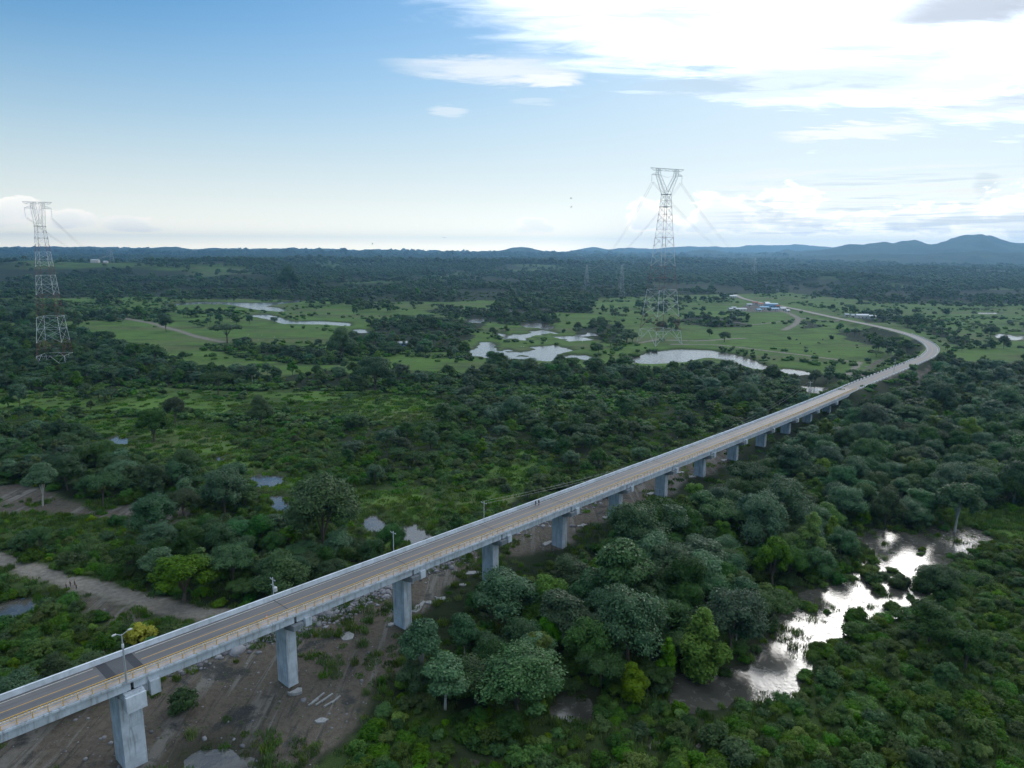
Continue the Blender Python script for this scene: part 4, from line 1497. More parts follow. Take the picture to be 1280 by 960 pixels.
# the forest beyond, to the horizon
x, y = [], []
for (y0, y1, step, xr) in ((1900, 3200, 15, 2700), (3200, 6500, 30, 5200), (6500, 12500, 75, 9500)):
    a, b = jgrid(-xr, xr, y0, y1, step, rs)
    m = visible(a, b, 40)
    a, b = a[m], b[m]
    m = rs.random(len(a)) < smooth01(fbm(a, b, 300, 4, 61), 0.36, 0.50) * 0.93 + 0.04
    zc = classify(a, b)
    m &= (zc != 9) | (fbm(a, b, 90, 3, 58) > 0.5)
    m &= (zc != 1) | (rs.random(len(a)) < 0.04)
    x.append(a[m]); y.append(b[m])
x, y = np.concatenate(x), np.concatenate(y)
z = gz(x, y)
sc = np.where(y < 3200, 1.15, np.where(y < 6500, 2.1, 4.6)) * rs.uniform(0.75, 1.25, len(x))
scatter('distant_forest', [LO[k] for k in KINDS], np.stack([x, y, z - 0.5], 1), rs.uniform(0, 6.28, len(x)), sc, rs.choice(7, len(x), p=[.38, .2, .05, .2, .02, .10, .05]),
        'dark forest covering the far plain up to the horizon', 'forest')
print('trees', len(TR), 'single', len(single), 'far', len(x))

# shrubs
SH = []
for (y0, y1, xr, step) in ((60, 300, 330, 2.7), (300, 620, 560, 4.4), (620, 1500, 1300, 9.0)):
    x, y = jgrid(-xr, xr, y0, y1, step, rs)
    m = visible(x, y, 30)
    x, y = x[m], y[m]
    zc = classify(x, y)
    dens = np.array([0, .004, .65, .55, .58, .05, 0, .86, .55, .2])[zc]
    cl = fbm(x, y, 26, 3, 71)
    dens = np.where(np.isin(zc, [4, 5, 3]), dens * smooth01(cl, 0.34, 0.60) * 1.7, dens)
    if y0 >= 300: dens = np.where(zc == 1, 0.55 * smooth01(fbm(x * 0.5, y, 40, 4, 77), 0.54, 0.66) + 0.01, dens)
    da, ta, we = dirt_amount(x, y), track_amount(x, y), wetness(x, y)
    dens = np.where(da > 0.35, 0.004, dens)
    keep = (rs.random(len(x)) < dens) & (we < -0.3) & (ta < 0.15) & road_clear(x, y, 7) & clear_of_taken(x, y, -1.0)
    # some bushes stand in the shallow margins
    keep |= (we > -0.5) & (we < 1.2) & (rs.random(len(x)) < 0.3) & (y < 300) & (x > 40)
    keep |= (we > 0) & (y < 300) & (x > 40) & (fbm(x, y, 9, 3, 93) > 0.66) & (rs.random(len(x)) < 0.5)
    x, y, zc = x[keep], y[keep], zc[keep]
    z = gz(x, y)
    hid = hides_open(x, y, z, 2.2, 1.5) & (rs.random(len(x)) < 0.93) & (we[keep] < -0.5)
    x, y, zc, z = x[~hid], y[~hid], zc[~hid], z[~hid]
    u, v, fy = proj(x, y, z + 1)
    s = rs.uniform(0.5, 1.15, len(x))
    s = np.where(zc == 7, s * 0.95, s)
    s = s * np.where(rs.random(len(x)) < 0.06, 1.5, 1.0)
    kk = rs.choice(6, len(x), p=[.30, .16, .14, .10, .12, .18])
    for i in range(len(x)):
        SH.append((s[i] / fy[i], x[i], y[i], z[i], kk[i], s[i], rs.uniform(0, 6.28), u[i], v[i]))
SH.sort(key=lambda t: -t[0])
inf = [t for t in SH if 0 < t[7] < 1280 and t[8] < 955]
single = inf[:298]
sid = set(id(t) for t in single)
SN = ['mid green', 'taller mid green', 'deep green', 'light green', 'olive green', 'low spreading green']
for t in single:
    _, x, y, z, k, s, rz, u, v = t
    ar = area_of(u, v, x, y)
    o = bpy.data.objects.new('shrub', SHR[k])
    col.objects.link(o)
    o.location = (x, y, z - 0.1); o.rotation_euler = (0, 0, rz); o.scale = (s, s, s)
    tag(o, None, 'shrub', '%s shrubs of the %s' % (SN[k], ar))
    auto_label(o, SN[k] + ' shrub', u, v)
R_ = [t for t in SH if id(t) not in sid and t[2] < 330]
scatter('undergrowth', SHR, [(t[1], t[2], t[3] - 0.1) for t in R_], [t[6] for t in R_], [t[5] for t in R_], [t[4] for t in R_], 'dense undergrowth of shrubs filling the near ground', 'undergrowth')
R_ = [t for t in SH if id(t) not in sid and t[2] >= 330]
scatter('scrub', SHRF, [(t[1], t[2], t[3] - 0.1) for t in R_], [t[6] for t in R_], [t[5] * 1.15 for t in R_], [t[4] % 3 for t in R_], 'low scrub spread over the middle distance', 'scrub')
print('shrubs', len(SH))

settle_labels()
# grass tufts and reeds
PT, RT, ST, WT = [], [], [], []
for (y0, y1, xr, step, big) in ((60, 230, 260, 1.7, 0), (230, 420, 420, 3.6, 1)):
    x, y = jgrid(-xr, xr, y0, y1, step, rs)
    m = visible(x, y, 20)
    x, y = x[m], y[m]
    zc = classify(x, y)
    da, ta, we = dirt_amount(x, y), track_amount(x, y), wetness(x, y)
    nn_ = fbm(x, y, 12, 3, 81)
    dens = np.array([0, .35, .35, .5, .7, .8, 0, .6, .2])[zc]
    dens = np.where(da > 0.3, np.where(nn_ > 0.56, 0.5, 0.015), dens)
    dens = np.where(ta > 0.2, 0.01, dens)
    keep = (rs.random(len(x)) < dens) & (we < 0.1)
    keep |= (we > -0.6) & (we < 0.8) & (rs.random(len(x)) < 0.4)
    keep |= (we > 0) & (y < 300) & (x > 40) & (fbm(x, y, 6, 3, 91) > 0.62) & (rs.random(len(x)) < 0.6)
    x, y = x[keep], y[keep]
    z = gz(x, y)
    PT.append(np.stack([x, y, z], 1)); RT.append(rs.uniform(0, 6.28, len(x))); ST.append(rs.uniform(0.6, 1.2, len(x)) * (1 if not big else 0.9))
    WT.append(rs.integers(0, 3, len(x)) if not big else 3 + rs.integers(0, 2, len(x)))
scatter('grass', TUFT + TUFTB, np.concatenate(PT), np.concatenate(RT), np.concatenate(ST), np.concatenate(WT), 'rough grass and reeds growing between the shrubs', 'grass')
# ------------------------------------------------------------------ the bridge
bridge = empty('road_bridge', bp(60, BW / 2, 0))
tag(bridge, 'long concrete road bridge on single piers crossing the wooded plain', 'bridge')
bo = Vector(bridge.location)


def local(P): return [(p[0] - bo.x, p[1] - bo.y, p[2] - bo.z) for p in P]


def extrude(name, prof, mat, parent=bridge, s0=-60.0, s1=S_END, step=6.0, close=True):
    """prof: closed list of (t, dz) swept along the bridge line"""
    n = max(2, int((s1 - s0) / step) + 1)
    ss = np.linspace(s0, s1, n)
    V, Fq = [], []
    k = len(prof)
    for s in ss:
        V += [bp(s, t, dz) for t, dz in prof]
    for i in range(n - 1):
        for j in range(k):
            j2 = (j + 1) % k
            Fq.append((i * k + j, i * k + j2, (i + 1) * k + j2, (i + 1) * k + j))
    me = bpy.data.meshes.new(name)
    me.from_pydata(local(V), [], Fq + [tuple(range(k - 1, -1, -1)), tuple((n - 1) * k + j for j in range(k))])
    bm = bmesh.new(); bm.from_mesh(me); bmesh.ops.recalc_face_normals(bm, faces=bm.faces); bm.to_mesh(me); bm.free()
    return mesh_obj(name, me, mat, parent)


def strip(name, t0, t1, dz, mat, parent=bridge, s0=-60.0, s1=S_END, step=6.0):
    n = max(2, int((s1 - s0) / step) + 1)
    ss = np.linspace(s0, s1, n)
    V = []
    for s in ss: V += [bp(s, t0, dz), bp(s, t1, dz)]
    Fq = [(2 * i, 2 * i + 2, 2 * i + 3, 2 * i + 1) for i in range(n - 1)]
    me = bpy.data.meshes.new(name); me.from_pydata(local(V), [], Fq)
    return mesh_obj(name, me, mat, parent)


def rect(t0, t1, z0, z1): return [(t0, z0), (t1, z0), (t1, z1), (t0, z1)]


JOINT0, JOINT1 = 33.0, 38.6          # new dark surfacing laid over the first joint
# slab, cut at the open joint
extrude('deck_slab', [(0.0, -0.02), (0.0, -0.38), (0.5, -0.42), (1.0, -0.32), (8.1, -0.32), (8.6, -0.42), (BW, -0.38), (BW, -0.02)], M_conc)
strip('roadway', 1.9, 8.56, 0.012, M_asph, s1=S_END)
strip('walkway', 0.16, 1.62, 0.145, M_walk)
extrude('walkway_kerb', [(0.15, -0.02), (0.15, 0.14), (1.63, 0.14), (1.63, -0.02)], M_conc)
extrude('inner_kerb', [(1.63, -0.03), (1.63, 0.42), (1.90, 0.42), (1.95, -0.03)], M_conc)
extrude('parapet', [(8.56, -0.03), (8.62, 0.30), (8.68, 0.86), (8.62, 0.93), (BW + 0.01, 0.93), (BW + 0.03, -0.39), (BW - 0.02, -0.39)], M_conc_new)
for (a, b) in ((-60, JOINT0 - 0.5), (JOINT1 + 0.5, S_END)):
    strip('edge_line', 7.86, 7.98, 0.020, M_whiteline, s0=a, s1=b)
    strip('centre_line', 5.14, 5.30, 0.020, M_yline, s0=a, s1=b)
    strip('inner_line', 2.16, 2.28, 0.020, M_yline, s0=a, s1=b)
# dark resurfaced patches either side of the joint (lie skewed as in the photograph)
for k, (a, w) in enumerate(((JOINT0, 1.5), (JOINT1 - 1.3, 1.4))):
    V = [bp(a, 1.97, 0.022), bp(a + w, 1.97, 0.022), bp(a + w, 8.5, 0.022), bp(a, 8.5, 0.022)]
    me = bpy.data.meshes.new('joint_patch'); me.from_pydata(local(V), [], [(0, 1, 2, 3)])
    mesh_obj('joint_patch', me, M_asph_dark, bridge)
V = [bp(JOINT0 + 1.5, 1.97, 0.018), bp(JOINT1 - 1.3, 1.97, 0.018), bp(JOINT1 - 1.3, 8.5, 0.018), bp(JOINT0 + 1.5, 8.5, 0.018)]
me = bpy.data.meshes.new('joint_patch'); me.from_pydata(local(V), [], [(0, 1, 2, 3)])
mesh_obj('joint_patch', me, simple_mat('grey_patch', (0.085, 0.088, 0.092), 0.8, 0.3, 0.3, 2.0), bridge)
for sj in PIER_S:
    if abs(sj - 35.8) > 2 and sj > -60:
        V = [bp(sj - 0.09, 1.97, 0.024), bp(sj + 0.09, 1.97, 0.024), bp(sj + 0.09, 8.5, 0.024), bp(sj - 0.09, 8.5, 0.024)]
        me = bpy.data.meshes.new('expansion_joint'); me.from_pydata(local(V), [], [(0, 1, 2, 3)])
        mesh_obj('expansion_joint', me, M_asph_dark, bridge)

# yellow guard on the inner kerb: close set short bars, too many to part singly
gm = MB()
s = -58.0
while s < S_END - 1:
    a = bp(s, 1.76, 0.40); b = bp(s, 1.76, 0.74)
    gm.bar(tuple(np.array(a) - np.array(bo)), tuple(np.array(b) - np.array(bo)), 0.11, 0.11)
    s += 0.44
o = gm.build('guard_bars', M_yellow, bridge); o['kind'] = 'stuff'
extrude('guard_rail', rect(1.70, 1.82, 0.72, 0.80), M_yellow)
# outer hand rail with posts
rail = extrude('handrail', rect(0.24, 0.32, 1.10, 1.17), M_yellow)
extrude('handrail', rect(0.25, 0.30, 0.62, 0.67), M_yellow)
pm = MB().box((0, 0, 0.52), (0.10, 0.10, 1.02)).box((0, 0, 0.01), (0.22, 0.22, 0.03)).mesh('post')
pm.materials.append(M_yellow)
s = -50.0
while s < S_END - 1:
    q = bp(s, 0.28, 0.146)
    o = bpy.data.objects.new('post', pm)
    col.objects.link(o); o.parent = bridge
    o.location = (q[0] - bo.x, q[1] - bo.y, q[2] - bo.z); o.rotation_euler = (0, 0, PI / 2 - BAZ)
    s += 2.0
# girders: four to a span
GP = [(-0.30, -0.43), (0.30, -0.43), (0.30, -0.62), (0.12, -0.74), (0.12, -1.50), (0.30, -1.66), (0.30, -1.92), (-0.30, -1.92), (-0.30, -1.66), (-0.12, -1.50), (-0.12, -0.74), (-0.30, -0.62)]
GB = [(-0.32, -0.44), (0.32, -0.44), (0.32, -1.86), (-0.32, -1.86)]
for i in range(len(PIER_S) - 1):
    for j, tc_ in enumerate((0.72, 3.2, 5.8, 8.3)):
        prof = GB if j in (0, 3) else GP
        extrude('girder', [(tc_ + a, b) for a, b in prof], M_conc, s0=PIER_S[i] + 0.25, s1=PIER_S[i + 1] - 0.25, step=15)
extrude('girder', [(0.4, -0.44), (8.6, -0.44), (8.6, -1.8), (0.4, -1.8)], M_conc, s0=PIER_S[-1] + 0.3, s1=S_END, step=12)


def bbox_local(s, t, z):
    q = bxy(s, t)
    return (q[0] - bo.x, q[1] - bo.y, z - bo.z)


def bridge_box(mb, s0, s1, t0, t1, z0, z1, tz0=None):
    """box between stations; tz0 gives another underside height at t1"""
    P = []
    for zz0, zz1 in ((z0, None),):
        P = [bbox_local(s0, t0, z0), bbox_local(s1, t0, z0), bbox_local(s1, t1, z0 if tz0 is None else tz0), bbox_local(s0, t1, z0 if tz0 is None else tz0),
             bbox_local(s0, t0, z1), bbox_local(s1, t0, z1), bbox_local(s1, t1, z1), bbox_local(s0, t1, z1)]
    mb.quadbox(P)
    return mb


for k, sp in enumerate(PIER_S[:-1]):
    first = abs(sp - 35.802) < 0.1
    top = deck_z(sp) - 2.0
    c = bxy(sp, BW / 2)
    g0 = float(gz(c[:1], c[1:2])[0])
    Lh, Th = (1.75, 2.3) if first else (1.1, 2.0)
    mid = BW / 2
    colm = MB()
    zt = top - 1.75
    # poured in lifts: each lift stands 4 cm proud of the joint above it
    z = zt
    while z > g0 - 1.0:
        z2 = max(z - 3.0, g0 - 1.5)
        bridge_box(colm, sp - Lh, sp + Lh, mid - Th, mid + Th, z2 + 0.06, z)
        bridge_box(colm, sp - Lh + 0.06, sp + Lh - 0.06, mid - Th + 0.06, mid + Th - 0.06, z2, z2 + 0.06)
        z = z2
    pier = colm.build('pier_column', M_conc, bridge, bevel=0.0)
    cap = MB()
    Lc = 1.5 if first else 1.02
    te = -0.55
    bridge_box(cap, sp - Lc, sp + Lc, te, mid - Th + 0.0, top - 1.05, top, top - 1.75)
    bridge_box(cap, sp - Lc, sp + Lc, mid + Th, BW + 0.5, top - 1.75, top, top - 1.05)
    bridge_box(cap, sp - Lc, sp + Lc, mid - Th, mid + Th, top - 1.748, top)
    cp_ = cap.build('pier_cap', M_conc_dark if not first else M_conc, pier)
    # concrete key block on the cap end, beyond the girder, and its twin just past the joint
    kb = MB()
    if first:
        bridge_box(kb, sp - 1.55, sp + 1.55, -0.95, 0.15, top - 2.4, top - 0.35)
        bridge_box(kb, sp - 1.50, sp + 1.50, -0.90, 0.12, top - 2.5, top - 2.4)
        bridge_box(kb, sp - 1.55, sp + 1.55, -0.95, 0.15, top - 3.1, top - 2.5)
        kb.build('key_block', M_conc_new, pier)
        kb = MB()
        bridge_box(kb, sp + 2.5, sp + 4.1, -0.35, 0.8, top - 2.0, top + 0.5)
        bridge_box(kb, sp + 1.5, sp + 3.0, 0.82, 2.3, top - 1.6, top - 0.1)
        kb.build('key_block', M_conc, pier)
    else:
        bridge_box(kb, sp + 1.75, sp + 3.15, -0.35, 0.75, top - 1.25, top + 0.55)
        kb.build('key_block', M_conc_new if k % 2 else M_conc, pier)
        kb = MB()
        bridge_box(kb, sp + 1.022, sp + 1.748, -0.1, 2.0, top - 1.0, top - 0.15)
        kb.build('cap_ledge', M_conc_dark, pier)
    for tb_ in (0.72, 3.2, 5.8, 8.3):
        b_ = MB()
        bridge_box(b_, sp - 0.8, sp + 0.8, tb_ - 0.28, tb_ + 0.28, top + 0.002, top + 0.075)
        b_.build('bearing', M_dark, pier)

# ------------------------------------------------------------------ the road beyond
def road_strip(name, off0, off1, dz, mat, i0=0):
    P = ROAD[i0:]
    d = np.gradient(P[:, :2], axis=0); d /= np.linalg.norm(d, axis=1, keepdims=True)
    nrm = np.stack([d[:, 1], -d[:, 0]], 1)
    V = []
    for p, n_ in zip(P, nrm):
        V.append((p[0] + n_[0] * off0, p[1] + n_[1] * off0, p[2] + dz)); V.append((p[0] + n_[0] * off1, p[1] + n_[1] * off1, p[2] + dz))
    Fq = [(2 * i, 2 * i + 1, 2 * i + 3, 2 * i + 2) for i in range(len(P) - 1)]
    me = bpy.data.meshes.new(name); me.from_pydata(V, [], Fq)
    o = mesh_obj(name, me, mat)
    o['kind'] = 'structure'
    return o


M_road2, T = new_mat('pale_asphalt')
g = T.n('ShaderNodeNewGeometry').outputs['Position']
q1 = T.noise(g, 0.3, 5, 0.6)
finish(T, T.mix(q1, (0.16, 0.15, 0.14), (0.22, 0.205, 0.19)), 0.75, 0.35)
I0 = 2
road_strip('road', -5.2, 5.2, -0.04, simple_mat('shoulder_gravel', (0.19, 0.17, 0.14), 0.95, 0.1, 0.3, 0.5), I0)
road_strip('road', -4.2, 4.2, 0.02, M_road2, I0)
road_strip('road_marking', -0.08, 0.08, 0.04, M_yline, I0)
road_strip('road_marking', 3.6, 3.75, 0.04, M_whiteline, I0)
road_strip('road_marking', -3.75, -3.6, 0.04, M_whiteline, I0)
# low white kerb stones along the outer side of the bend, each a block
P = ROAD
d = np.gradient(P[:, :2], axis=0); d /= np.linalg.norm(d, axis=1, keepdims=True)
nrm = np.stack([d[:, 1], -d[:, 0]], 1)
bm_ = MB().box((0, 0, 0.4), (0.3, 1.6, 0.8)).box((0, 0, 0.84), (0.2, 1.5, 0.08)).mesh('barrier_block')
bm_.materials.append(M_white)
kerb_n = 0
for side in (-1, 1):
    root = empty('road_barrier', tuple(P[4] + np.array([nrm[4][0] * 4.8 * side, nrm[4][1] * 4.8 * side, 0])))
    tag(root, 'low white block barrier along the %s side of the road bend' % ('outer' if side > 0 else 'inner'), 'barrier')
    for i in range(3, min(len(P), 62), 1):
        n_ = nrm[i]
        q = Vector((P[i][0] + n_[0] * 4.75 * side, P[i][1] + n_[1] * 4.75 * side, P[i][2]))
        o = bpy.data.objects.new('block', bm_)
        col.objects.link(o); o.parent = root
        o.location = q - root.location
        o.rotation_euler = (0, 0, math.atan2(d[i][1], d[i][0]) - PI / 2)
        o.scale = (1, 2.2, 1)
# approach slab side walls where the bridge lands
for side, t0 in ((0, 0.2), (1, BW - 0.7)):
    pass

# ------------------------------------------------------------------ street lamps on the near edge
def lamp(s, label, group, arms=2, h=8.6, rz=0.0):
    q = bp(s, -0.12, -0.05)
    root = empty('street_lamp', q, PI / 2 - BAZ + rz)
    tag(root, label, 'street lamp', group)
    MB().box((0, 0.05, -0.06), (0.75, 0.5, 0.10)).box((0.25, 0.05, 0.02), (0.12, 0.12, 0.12)).box((-0.25, 0.05, 0.02), (0.12, 0.12, 0.12)).build('base_plate', M_steel, root)
    MB().lathe([(0.16, 0.0), (0.15, h * 0.5), (0.10, h)], n=10).build('pole', M_steel, root)
    MB().lathe([(0.20, h * 0.74), (0.20, h * 0.80), (0.13, h * 0.81)], n=10).build('collar', M_white, root)
    for a in ((-1, 1) if arms == 2 else (1,)):
        ln = 0.7 if a < 0 else 1.0
        arm = MB().bar((0, 0, h - 0.15), (a * ln, 0.1, h + 0.25), 0.10, 0.07, 6).build('arm', M_steel, root)
        hd = MB().box((a * (ln + 0.35), 0.1, h + 0.27), (0.62, 0.24, 0.10)).box((a * (ln + 0.30), 0.1, h + 0.36), (0.5, 0.2, 0.07)).build('lamp_head', M_white, arm)
        MB().box((a * (ln + 0.4), 0.1, h + 0.195), (0.55, 0.22, 0.03)).build('lamp_glass', M_glass, hd)
    return root


lamp(s_for(158, 0.0), 'tall double arm street lamp beside the dark joint at the near pier', 'street lamps on the bridge')
lamp(s_for(1117, 0.0), 'far street lamp standing where the bridge meets the bend', 'street lamps on the bridge')
# traffic cone on the roadway
q = bp(s_for(333, 2.6, 0.3), 2.6, 0.03)
cone = empty('traffic_cone', q)
tag(cone, 'small orange traffic cone with white band standing on the bridge roadway', 'traffic cone')
MB().lathe([(0.24, 0.05), (0.17, 0.35)], n=12).lathe([(0.115, 0.58), (0.05, 0.85)], n=12).build('cone', simple_mat('orange_plastic', (0.75, 0.12, 0.03), 0.5), cone)
MB().lathe([(0.172, 0.35), (0.117, 0.58)], n=12).build('white_band', M_white, cone)
MB().box((0, 0, 0.02), (0.6, 0.6, 0.06)).build('foot', simple_mat('orange_plastic_base', (0.75, 0.12, 0.03), 0.5), cone)

# ------------------------------------------------------------------ utility poles and their line, behind the bridge
def tree_pos(u, t):
    s = s_for(u, t, -8)
    for _ in range(8):
        q = bxy(s, t); z = float(gz(q[:1], q[1:2])[0])
        uu = proj(q[0], q[1], z + 10)[0]
        s += (u - uu) * 0.12
    q = bxy(s, t)
    return q[0], q[1], float(gz(q[:1], q[1:2])[0])


poles = []
for i, (u, vt, lab) in enumerate(((342, 722, 'utility pole with white transformer showing above the far parapet'), (492, 664, 'slender pale utility pole in front of the dark tree by the ponds'),
                                  (605, 627, 'pale utility pole at the edge of the green thicket near the walkers'), (1012, 477, 'utility pole nearest the channel behind the far end of the bridge'))):
    x, y, z = tree_pos(u, BW + 13)
    h = h_for(x, y, vt) - z
    root = empty('utility_pole', (x, y, z), PI / 2 - BAZ)
    tag(root, lab, 'utility pole', 'utility poles behind the bridge')
    MB().lathe([(0.16, -0.5), (0.11, h)], n=8).build('pole', M_conc_new, root)
    MB().bar((0, -1.1, h - 0.5), (0, 1.1, h - 0.5), 0.13).build('crossarm', M_steel, root)
    for a in (-1.0, 0, 1.0):
        MB().lathe([(0.05, h - 0.44), (0.09, h - 0.34), (0.05, h - 0.22)], c=(0, a, 0), n=8).build('insulator', M_white, root)
    if i == 0:
        MB().bar((0, -0.9, h - 1.9), (0, 0.9, h - 1.9), 0.12).build('crossarm', M_steel, root)
        MB().lathe([(0.30, h - 3.6), (0.42, h - 3.5), (0.42, h - 2.6), (0.30, h - 2.45)], c=(0.5, 0.0, 0), n=12).build('transformer', M_white, root)
    poles.append((root, h))


def cable(name, a, b, sag, r, label, mat=None, n=18, group=None):
    a, b = Vector(a), Vector(b)
    V, Fq = [], []
    d_ = (b - a).normalized(); sd = d_.cross(Vector((0, 0, 1))).normalized(); up = sd.cross(d_)
    for i in range(n + 1):
        t = i / n
        p_ = a.lerp(b, t) - Vector((0, 0, sag * 4 * t * (1 - t)))
        for k in range(3):
            an = 2 * PI * k / 3
            V.append(tuple(p_ + sd * math.cos(an) * r + up * math.sin(an) * r))
    for i in range(n):
        for k in range(3):
            k2 = (k + 1) % 3
            Fq.append((i * 3 + k, i * 3 + k2, i * 3 + 3 + k2, i * 3 + 3 + k))
    me = bpy.data.meshes.new(name); me.from_pydata(V, [], Fq)
    o = mesh_obj(name, me, mat or M_cable)
    tag(o, label, 'cable', group)
    return o


bpy.context.view_layer.update()
for i in (2,):
    for a in (-1.0, 1.0):
        (r1, h1), (r2, h2) = poles[i], poles[i + 1]
        p1 = r1.matrix_world @ Vector((0, a, h1 - 0.22)); p2 = r2.matrix_world @ Vector((0, a, h2 - 0.22))
        cable('power_line', p1, p2, (1.3 if i < 2 else 9.0), 0.022, ('thin wire between the transformer pole and the slender pole', 'thin wire between the slender pole and the pole near the walkers', 'long thin wire sagging over the thicket behind the far half of the bridge')[i].replace('long thin wire', 'near long thin wire' if a < 0 else 'far long thin wire'), None, 16, 'wires between the utility poles')

# ------------------------------------------------------------------ pylons
def pylon(name, u, vb, ubs, vt, rz, label, base_w, top_w, arm, split=True, tm=1.0, zoff=0.0):
    x, y, _ = at(u, vb)
    z = float(gz(np.array([x]), np.array([y]))[0]) + zoff
    H = h_for(x, y, vt) - z
    root = empty(name, (x, y, z), rz)
    tag(root, label, 'pylon', None)
    lev = [0, 0.085, 0.165, 0.245, 0.32, 0.39, 0.455, 0.515, 0.57, 0.62, 0.665, 0.71, 0.75, 0.79, 0.825, 0.86]
    W_ = lambda q: base_w + (top_w - base_w) * min(1.0, q / 0.86) ** 0.80
    bands = [M_white, M_red, M_white, M_white, M_red, M_red, M_white, M_white, M_red, M_white, M_white, M_red, M_steel, M_steel, M_steel]
    legr, brr = 0.32 * tm, 0.15 * tm
    i = 0
    while i < len(lev) - 1:
        j = i
        mat = bands[i]
        legs = [MB() for _ in range(4)]
        br = MB()
        while j < len(lev) - 1 and bands[j] is mat:
            z0, z1 = lev[j] * H, lev[j + 1] * H
            w0, w1 = W_(lev[j]) / 2, W_(lev[j + 1]) / 2
            cs = ((-1, -1), (1, -1), (1, 1), (-1, 1))
            for k, (a, b) in enumerate(cs):
                legs[k].bar((a * w0, b * w0, z0 - (1.5 if j == 0 else 0)), (a * w1, b * w1, z1), legr, legr)
                a2, b2 = cs[(k + 1) % 4]
                br.bar((a * w1, b * w1, z1), (a2 * w1, b2 * w1, z1), brr * 1.2)
                if j < 2:
                    mx, my = (a + a2) / 2 * w1, (b + b2) / 2 * w1
                    br.bar((a * w0, b * w0, z0), (mx, my, z1), brr * 1.3).bar((a2 * w0, b2 * w0, z0), (mx, my, z1), brr * 1.3)
                    q0 = (a * (w0 + w1) / 2, b * (w0 + w1) / 2, (z0 + z1) / 2)
                    q1_ = (a2 * (w0 + w1) / 2, b2 * (w0 + w1) / 2, (z0 + z1) / 2)
                    h0 = (a * w0 * .5 + mx * .5, b * w0 * .5 + my * .5, (z0 + z1) / 2); h1_ = (a2 * w0 * .5 + mx * .5, b2 * w0 * .5 + my * .5, (z0 + z1) / 2)
                    br.bar(q0, h0, brr).bar(q1_, h1_, brr).bar(h0, (a * w1, b * w1, z1), brr).bar(h1_, (a2 * w1, b2 * w1, z1), brr)
                else:
                    br.bar((a * w0, b * w0, z0), (a2 * w1, b2 * w1, z1), brr).bar((a2 * w0, b2 * w0, z0), (a * w1, b * w1, z1), brr)
            j += 1
        for lg in legs: lg.build('leg', mat, root)
        br.build('bracing', mat, root)
        i = j
    # forked head
    zt = lev[-1] * H; wt = top_w / 2
    za = 0.965 * H; ztop = H
    for sgn in (-1, 1):
        fk = MB()
        fx = sgn * arm * (0.27 if arm > 20 else 0.15)
        for a in (-1, 1):
            fk.bar((sgn * wt, a * wt, zt), (fx + sgn * 1.2, a * wt * 0.7, za), legr * .9).bar((sgn * 0.1, a * wt, zt + 0.01 * H), (fx - sgn * 1.2, a * wt * 0.7, za), legr * .8)
            for q in range(5):
                t0, t1 = q / 5, (q + 1) / 5
                A = lambda t: (sgn * wt + (fx + sgn * 1.2 - sgn * wt) * t, a * wt * (1 - .3 * t), zt + (za - zt) * t)
                B = lambda t: (sgn * .1 + (fx - sgn * 1.2 - sgn * .1) * t, a * wt * (1 - .3 * t), zt + 0.01 * H + (za - zt - 0.01 * H) * t)
                fk.bar(A(t0), B(t1), brr * .8).bar(B(t0), A(t1), brr * .8)
            fk.bar((fx + sgn * 1.2, a * wt * .7, za), (fx + sgn * 1.0, a * wt * .6, ztop), legr * .8).bar((fx - sgn * 1.2, a * wt * .7, za), (fx - sgn * 1.0, a * wt * .6, ztop), legr * .8)
            fk.bar((fx + sgn * 1.2, a * wt * .7, za), (fx - sgn * 1.0, a * wt * .6, ztop), brr).bar((fx - sgn * 1.2, a * wt * .7, za), (fx + sgn * 1.0, a * wt * .6, ztop), brr)
        fk.build('fork', M_steel, root)
        am = MB()
        for a in (-1, 1):
            am.bar((fx, a * wt * .7, za), (sgn * arm * .47, 0, za - 0.002 * H), legr * .9)
            am.bar((fx, a * wt * .7, za + 0.016 * H), (sgn * arm * .47, 0, za), brr * 1.2)
        am.build('crossarm', M_steel, root)
        ins = MB()
        for q in range(5):
            ins.lathe([(0.10 * tm, za - 0.004 * H - q * 1.1 - 1.0), (0.32 * tm, za - 0.004 * H - q * 1.1 - 0.6), (0.10 * tm, za - 0.004 * H - q * 1.1)], c=(sgn * arm * .46, 0, 0), n=6)
        ins.build('insulator', M_glass, root)
    tb = MB()
    for a in (-1, 1):
        tb.bar((-arm / 2, a * 0.6, ztop), (arm / 2, a * 0.6, ztop), legr)
        tb.bar((-arm / 2 * .8, a * 0.6, ztop - 0.012 * H), (arm / 2 * .8, a * 0.6, ztop - 0.012 * H), brr)
        for q in range(10):
            x0 = -arm / 2 + arm * q / 10; x1 = x0 + arm / 10
            tb.bar((x0, a * 0.6, ztop - (0.012 * H if q % 2 else 0)), (x1, a * 0.6, ztop - (0 if q % 2 else 0.012 * H)), brr)
    # the V strut between the forks
    tb.bar((-arm * .24, 0, za), (0, 0, za - 0.012 * H), brr).bar((arm * .24, 0, za), (0, 0, za - 0.012 * H), brr)
    tb.build('crossarm', M_steel, root)
    # work platforms
    for q in (0.86, 0.79):
        w_ = W_(q) / 2 + 0.5
        MB().box((0, 0, q * H), (2 * w_, 2 * w_, 0.35)).build('platform', M_steel, root)
    return root, H


pyA, HA = pylon('transmission_pylon', 824, 431, 0, 211, math.radians(-2), 'tall red and white lattice pylon with forked head beside the curved lagoon', 31.0, 6.2, 36.5, tm=1.0)
pyA.rotation_euler.z = math.radians(24)
pyB, HB = pylon('transmission_pylon', 71, 462, 0, 252.5, 0.0, 'red and white lattice pylon rising from the dark wood at the left edge', 20.0, 5.0, 18.0, tm=0.72)
pyB.rotation_euler.z = math.radians(14)


